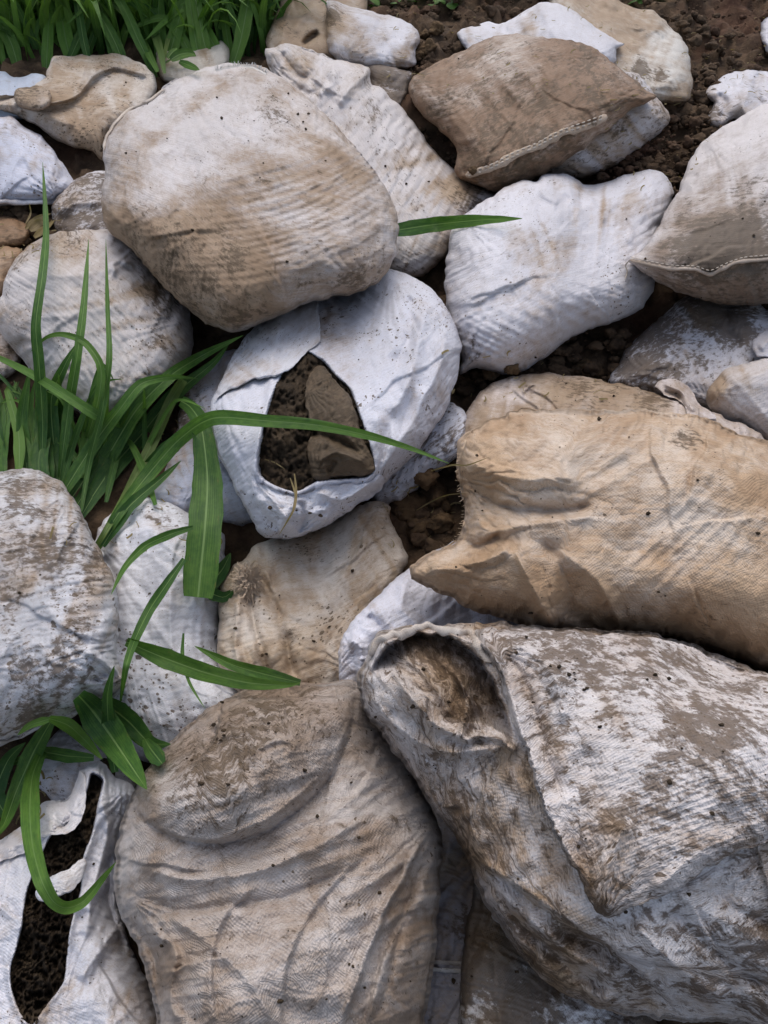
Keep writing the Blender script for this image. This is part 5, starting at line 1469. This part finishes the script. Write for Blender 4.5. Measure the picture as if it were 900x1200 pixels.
# plant whose blades spread from the dark gap, long blade crossing the open sack
plant('leafy grass plant with one long blade crossing the soil-filled mouth of the open sack', [
    ([(110, 648), (140, 600), (172, 558), (210, 515), (250, 490), (310, 493), (370, 498), (430, 510), (480, 525), (526, 543)], 19, (.02, .03, .04), dict(light=.45, fold=.25)),
    ([(108, 650), (125, 620), (150, 575), (178, 520), (200, 470), (215, 445)], 13, (.02, .05), dict(mat=M_STALK, nm='stalk', prof='cut', light=.6)),
    ([(212, 470), (224, 478), (236, 500), (243, 560), (240, 620), (232, 700)], 40, (.05, .03, .05), dict(prof='cut', mat=M_LEAF2, light=.35, ribv=1.3, fold=.15)),
    ([(85, 600), (120, 545), (160, 480), (200, 440), (240, 415), (285, 393)], 22, (.0, .01), dict(light=.35)),
    ([(90, 610), (130, 550), (165, 510), (205, 462), (250, 425), (270, 400)], 24, (.01, .03), dict(light=.25)),
    ([(60, 600), (110, 520), (140, 480), (165, 450), (200, 442), (232, 444)], 18, (.02, .04, .04), dict(light=.4)),
    ([(95, 605), (120, 560), (130, 510), (150, 470), (180, 445)], 20, (.02, .02), dict(light=.2)),
    ([(78, 592), (100, 560), (128, 510), (150, 470), (162, 450)], 26, (.01, .02), dict(light=.25)),
    ([(170, 545), (200, 520), (240, 495), (262, 480)], 14, (.02, .01), dict(light=.2)),
    ([(120, 640), (150, 595), (190, 560), (212, 540)], 16, (.01, .02), dict(light=.15)),
    ([(150, 500), (165, 495), (178, 502), (186, 508)], 14, (.03, .02), dict(light=.5)),
], src=ZB_PRE)
plant('upright thin grass blades in front of the round left sack', [
    ([(95, 600), (105, 540), (120, 480), (128, 420), (126, 360), (124, 280)], 9, (.03, .05, .03), dict(light=.4)),
    ([(70, 560), (80, 480), (90, 420), (98, 360), (104, 280)], 13, (.03, .05, .03), dict(light=.4)),
    ([(48, 560), (50, 500), (46, 430), (42, 380), (50, 320), (54, 270), (50, 190)], 14, (.02, .06, .04), dict(light=.3)),
    ([(100, 520), (115, 470), (118, 430), (100, 402), (75, 392), (55, 395), (36, 412)], 11, (.03, .03, .05), dict(light=.6, mat=M_LEAF2)),
    ([(95, 560), (105, 500), (118, 450), (112, 425)], 16, (.02, .04), dict(light=.6, mat=M_LEAF2)),
    ([(160, 502), (120, 490), (80, 465), (40, 440), (0, 420), (-40, 405)], 13, (.03, .05, .03), dict(light=.6, ribv=.5)),
    ([(65, 540), (60, 470), (75, 430), (92, 400)], 18, (.01, .02), dict(light=.2)),
], src=ZB_PRE)
ls = []
for i in range(20):
    x0 = rl.uniform(-15, 75); x1 = x0 + rl.uniform(-35, 30)
    ls.append(([(x0, 585), (x0 + rl.uniform(-6, 6), 540), ((x0 + x1) / 2 + rl.uniform(-8, 8), 490), (x1, rl.uniform(430, 470))], rl.uniform(14, 26), (rl.uniform(0, .03), rl.uniform(.0, .05)), dict(light=rl.uniform(.05, .45), ribv=.4)))
ls.append(([(22, 560), (22, 510), (12, 470), (8, 455), (24, 462)], 14, (.05, .06), dict(light=.9, mat=M_LEAF2)))
for i in range(14):
    x0 = rl.uniform(60, 200); y0 = rl.uniform(520, 600); a = rl.uniform(-1.5, .9)
    L_ = rl.uniform(90, 190); ex = x0 + L_ * math.sin(a) * .8; ey = y0 - L_ * (.5 + .5 * math.cos(a))
    ls.append(([(x0, y0), (x0 + (ex - x0) * .25, y0 + (ey - y0) * .45), (x0 + (ex - x0) * .6, y0 + (ey - y0) * .85), (ex, ey + rl.uniform(0, 40))], rl.uniform(4, 11), (.0, .03, .02), dict(light=rl.uniform(.1, .8), ribv=.5)))
plant('dense dark green grass clump at the left edge above the mottled sack', ls, src=ZB_PRE)
# leaves lying on the white speckled sack
plant('arching grass leaves hanging over the flat white speckled sack', [
    ([(226, 618), (200, 626), (170, 640), (146, 665), (130, 697)], 11, (.05, .02, .02), dict(spots=.6)),
    ([(216, 655), (195, 685), (175, 715), (158, 750), (148, 780), (140, 830)], 13, (.04, .03, .02), dict(light=.3)),
    ([(215, 742), (214, 770), (222, 800), (240, 830)], 5, (.02, .02), dict(light=.4)),
])
plant('pair of pointed fan-shaped grass leaves across the flat white and cream sacks', [
    ([(148, 752), (190, 770), (240, 788), (290, 800), (335, 803), (352, 800)], 25, (.05, .03, .01), dict(light=.5, mat=M_LEAF2, prof='blade', fold=.4)),
    ([(352, 800), (310, 790), (270, 778), (228, 757)], 17, (.02, .05), dict(light=.4, prof='blade')),
])
plant('single green blade poking out right of the biggest upper sack', [
    ([(440, 274), (470, 269), (510, 263), (560, 258), (612, 256)], 19, (-.2, .05, .0), dict(light=.35, prof='blade')),
])
plant('bright leafy grass at the lower left between mottled sack and open corner sack', [
    ([(60, 845), (40, 880), (20, 925), (5, 965), (-10, 985)], 24, (.05, .02, .02), dict(light=.35)),
    ([(50, 880), (38, 910), (35, 950), (38, 990), (48, 1030), (62, 1056), (78, 1064), (98, 1056), (120, 1030), (136, 1010)], 24, (.06, .04, .03), dict(light=.55, ribv=.6, prof='blade', mat=M_LEAF2)),
    ([(58, 842), (80, 850), (100, 868), (120, 890)], 18, (.06, .04), dict(light=.7, mat=M_LEAF2)),
    ([(110, 888), (80, 886), (50, 882), (20, 892), (4, 900)], 17, (.03, .02), dict(light=.35)),
    ([(92, 815), (110, 835), (135, 870), (172, 925)], 42, (.01, .01), dict(prof='blade', light=.3, ribv=1.2, fold=.15)),
    ([(118, 820), (150, 845), (175, 870), (200, 872)], 30, (.0, .0), dict(light=.2)),
    ([(60, 842), (35, 850), (20, 862)], 10, (.05, .03), dict(light=.7, mat=M_LEAF2)),
    ([(135, 905), (128, 860), (126, 815), (134, 780)], 18, (.0, .02), dict(light=.2)),
    ([(10, 960), (-5, 930), (10, 890), (30, 870)], 24, (.0, .0), dict(light=.1)),
    ([(190, 895), (175, 875), (168, 862)], 22, (.0, .0), dict(light=.3)),
])
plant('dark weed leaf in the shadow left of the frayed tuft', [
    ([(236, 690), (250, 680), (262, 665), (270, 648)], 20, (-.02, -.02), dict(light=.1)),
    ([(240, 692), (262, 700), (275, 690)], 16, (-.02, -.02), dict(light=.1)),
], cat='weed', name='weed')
plant('thin dry straw stem lying over the soil clods', [
    ([(488, 598), (505, 588), (525, 580), (548, 578)], 1.8, (.02, .03), dict(mat=M_DRY, nm='stem', ribv=0)),
    ([(505, 552), (530, 545), (548, 545), (575, 535)], 2.0, (.02, .03), dict(mat=M_DRY, nm='stem', ribv=0)),
], cat='straw', name='straw')
plant('dry brown root hanging from the lower lip of the open middle sack', [
    ([(345, 555), (347, 575), (345, 595), (336, 612), (326, 628)], 3.2, (.02, .012), dict(mat=M_DRY, nm='root_strand', ribv=0)),
    ([(340, 560), (346, 580), (342, 600)], 2.2, (.02, .012), dict(mat=M_DRY, nm='root_strand', ribv=0)),
    ([(310, 538), (322, 542), (334, 550)], 1.8, (-.02, .0), dict(mat=M_DRY, nm='root_strand', ribv=0)),
], cat='root', name='dry_root')
plant('dry twigs and husks beside the two small brown sack ends', [
    ([(30, 262), (36, 250), (34, 238)], 2.5, (.02, .03), dict(mat=M_DRY, nm='twig', ribv=0)),
    ([(35, 270), (48, 260), (58, 262)], 12, (.02, .01), dict(mat=M_DRY, nm='husk', ribv=0)),
    ([(40, 278), (52, 268), (64, 258)], 9, (.02, .01), dict(mat=M_DRY, nm='husk', ribv=0)),
    ([(30, 268), (44, 256), (60, 250)], 8, (.02, .01), dict(mat=M_DRY, nm='husk', ribv=0)),
], cat='dry twigs', name='dry_twigs')

# ------------------------------------------------------------------ tall grass behind the heap
def blades(name, spots, label, cat, mat):
    rr = random.Random(77)
    V, Fc, Uv, Dt = [], [], [], []
    for (base, L, w, az, lean, light) in spots:
        K = 9; p = np.array(base, float); o = len(V)
        d = np.array([math.cos(az), math.sin(az), 0]); side = np.array([-math.sin(az), math.cos(az), 0])
        tw = rr.uniform(-1.0, 1.0)
        side = side * math.cos(tw) + d * math.sin(tw)
        el = math.radians(88); 
        for k in range(K):
            t = k / (K - 1)
            ww = w * min(1, .5 + 2 * t) * (1 - t**2.5) * .5 + .0006
            fold = np.array([0, 0, 1]) * ww * .4
            for j, s in enumerate((-1, 0, 1)):
                V.append(p + side * ww * s + (fold if s else 0))
                Uv.append(((s + 1) / 2, t * L * 3)); Dt.append((light + .2 * t, .5, 0))
            el -= lean / K * (.4 + 1.6 * t)
            p = p + (d * math.cos(el) + np.array([0, 0, 1]) * math.sin(el)) * L / (K - 1)
        for k in range(K - 1):
            for j in range(2):
                a = o + 3 * k + j; Fc.append([a, a + 1, a + 4, a + 3])
    ob = mesh_obj(name, np.array(V), Fc, mat, base=(0, 0, 0), uvs=np.array(Uv), dirt=np.array(Dt))
    return tag(ob, label, cat, kind='stuff')

sp_ = []
def add_grass(n, xr, yr, Lr, wr, seed, lr=(.05, .6)):
    rr = random.Random(seed)
    for i in range(n):
        px = rr.uniform(*xr); py = rr.uniform(*yr)
        u, v = slope_uv(np.array([px]), np.array([py]))
        b = on_slope(u, v, 0)[0]
        sp_.append((b, rr.uniform(*Lr), rr.uniform(*wr), rr.uniform(0, 6.283), rr.uniform(.4, 2.6), rr.uniform(*lr)))
add_grass(260, (-120, 325), (40, 76), (.25, .55), (.020, .044), 1, (.1, .9))
add_grass(110, (-120, 70), (72, 88), (.2, .45), (.016, .034), 4, (.1, .9))
add_grass(420, (-160, 330), (0, 45), (.35, .75), (.018, .040), 2, (.0, .8))
add_grass(500, (-200, 335), (-60, 0), (.4, .85), (.018, .040), 3, (.0, .4))

rr = random.Random(9)
for i in range(1500):
    u = rr.uniform(-4.5, -.6); v = rr.uniform(4.3, 9)
    sp_.append((on_slope(np.array([u]), np.array([v]), 0)[0], rr.uniform(.4, .9), rr.uniform(.02, .04), rr.uniform(0, 6.28), rr.uniform(.4, 1.6), rr.uniform(0, .4)))
for i in range(1200):
    u = rr.uniform(-.6, 4.5); v = rr.uniform(5.5, 10)
    sp_.append((on_slope(np.array([u]), np.array([v]), 0)[0], rr.uniform(.3, .6), rr.uniform(.02, .04), rr.uniform(0, 6.28), rr.uniform(.4, 1.6), rr.uniform(0, .4)))
blades('tall_grass', sp_, 'tall dark green grass growing behind the heap', 'grass', M_LEAF)

def leaflets(name, zones, label, seed):
    rr = random.Random(seed); V, Fc, Uv, Dt = [], [], [], []
    for (xr, yr, n, hr, sr) in zones:
        for i in range(n):
            px, py = rr.uniform(*xr), rr.uniform(*yr)
            u, v = slope_uv(np.array([px]), np.array([py])); c = on_slope(u, v, rr.uniform(*hr))[0]
            L = rr.uniform(*sr); a = rr.uniform(0, 6.28); tilt = rr.uniform(-.2, .7)
            d = np.array([math.cos(a) * math.cos(tilt), math.sin(a) * math.cos(tilt), math.sin(tilt)])
            s = np.array([-math.sin(a), math.cos(a), 0]); nrm = np.cross(d, s)
            o = len(V); K = 6
            for k in range(K):
                t = k / (K - 1); w = L * .36 * math.sin(math.pi * min(.97, t * .93 + .05))**.7
                m = c + d * L * t - np.array([0, 0, 1]) * L * .35 * t * t
                for q in (-1, 0, 1):
                    V.append(m + s * w * q + (nrm * w * -.25 if q else 0)); Uv.append(((q + 1) / 2, t)); Dt.append((rr.uniform(.3, .9), .8, .2))
            for k in range(K - 1):
                for j in range(2):
                    b = o + 3 * k + j; Fc.append([b, b + 1, b + 4, b + 3])
    ob = mesh_obj(name, np.array(V), Fc, M_LEAF2, base=(0, 0, 0), uvs=np.array(Uv), dirt=np.array(Dt))
    return tag(ob, label, 'weeds', kind='stuff')
rg = random.Random(21)
for i in range(7):
    x0 = 20 + i * 42 + rg.uniform(-10, 10)
    L = []
    for j in range(6):
        dx = rg.uniform(-110, 110); top = rg.uniform(-70, 25)
        xb = x0 + rg.uniform(-14, 14)
        end = top + abs(dx) * rg.uniform(.1, .6)
        L.append(([(xb, 92), (xb + dx * .18, 50), (xb + dx * .5, top), (xb + dx, end)], rg.uniform(9, 19), (-.02, .0, .10), dict(light=rg.uniform(.2, 1.0), mat=M_LEAF2 if rg.random() > .6 else M_LEAF, npx=6, zc=float(ground_depth(xb, 84)) + rg.uniform(-.1, .05))))
    plant('tall grass tussock with broad arching leaves at the back, %s' % ('at the left corner', 'left of the spotted cream sack', 'behind the knotted sack end', 'behind the spotted cream sack', 'left of the small grey-beige sack', 'behind the small grey-beige sack', 'beside the crumpled top edge sack')[i], L, 'grass tussock', 'grass tussocks behind the heap', 'grass_tussock')
leaflets('low_weeds', [((235, 325), (5, 60), 260, (.05, .3), (.03, .07)), ((430, 560), (-12, 14), 110, (.0, .08), (.03, .07)), ((735, 830), (-20, 6), 60, (.0, .08), (.03, .08)), ((560, 700), (-30, 0), 60, (.0, .08), (.03, .06))],
         'small bright green broad-leaved weeds along the back of the heap', 3)
plant('small sprig of jagged green leaves on the top edge of the biggest upper sack', [
    ([(192, 75), (200, 70), (212, 66)], 2.5, (.02, .03), dict(mat=M_STALK, nm='stem')),
    ([(200, 70), (210, 64), (222, 62), (230, 66)], 13, (.03, .04), dict(mat=M_LEAF2, prof='broad', light=.5)),
    ([(210, 72), (220, 76), (234, 82)], 9, (.03, .03), dict(mat=M_LEAF2, prof='broad', light=.4)),
    ([(196, 68), (203, 60), (208, 56)], 8, (.03, .04), dict(mat=M_LEAF2, prof='broad', light=.6)),
], cat='weed', name='weed')
plant('thick brown-green grass stalk standing behind the spotted cream sack', [
    ([(193, 86), (188, 60), (180, 35), (170, 8)], 11, (.02, .0), dict(mat=M_STALK, nm='stalk', prof='cut', light=.3, ribv=0)),
    ([(190, 80), (196, 50), (205, 20), (212, -10)], 7, (.02, .0), dict(mat=M_STALK, nm='stalk', prof='cut', light=.6, ribv=0)),
    ([(185, 84), (170, 55), (150, 20), (120, -10)], 10, (.02, .0), dict(light=.6)),
], name='grass_stalk')
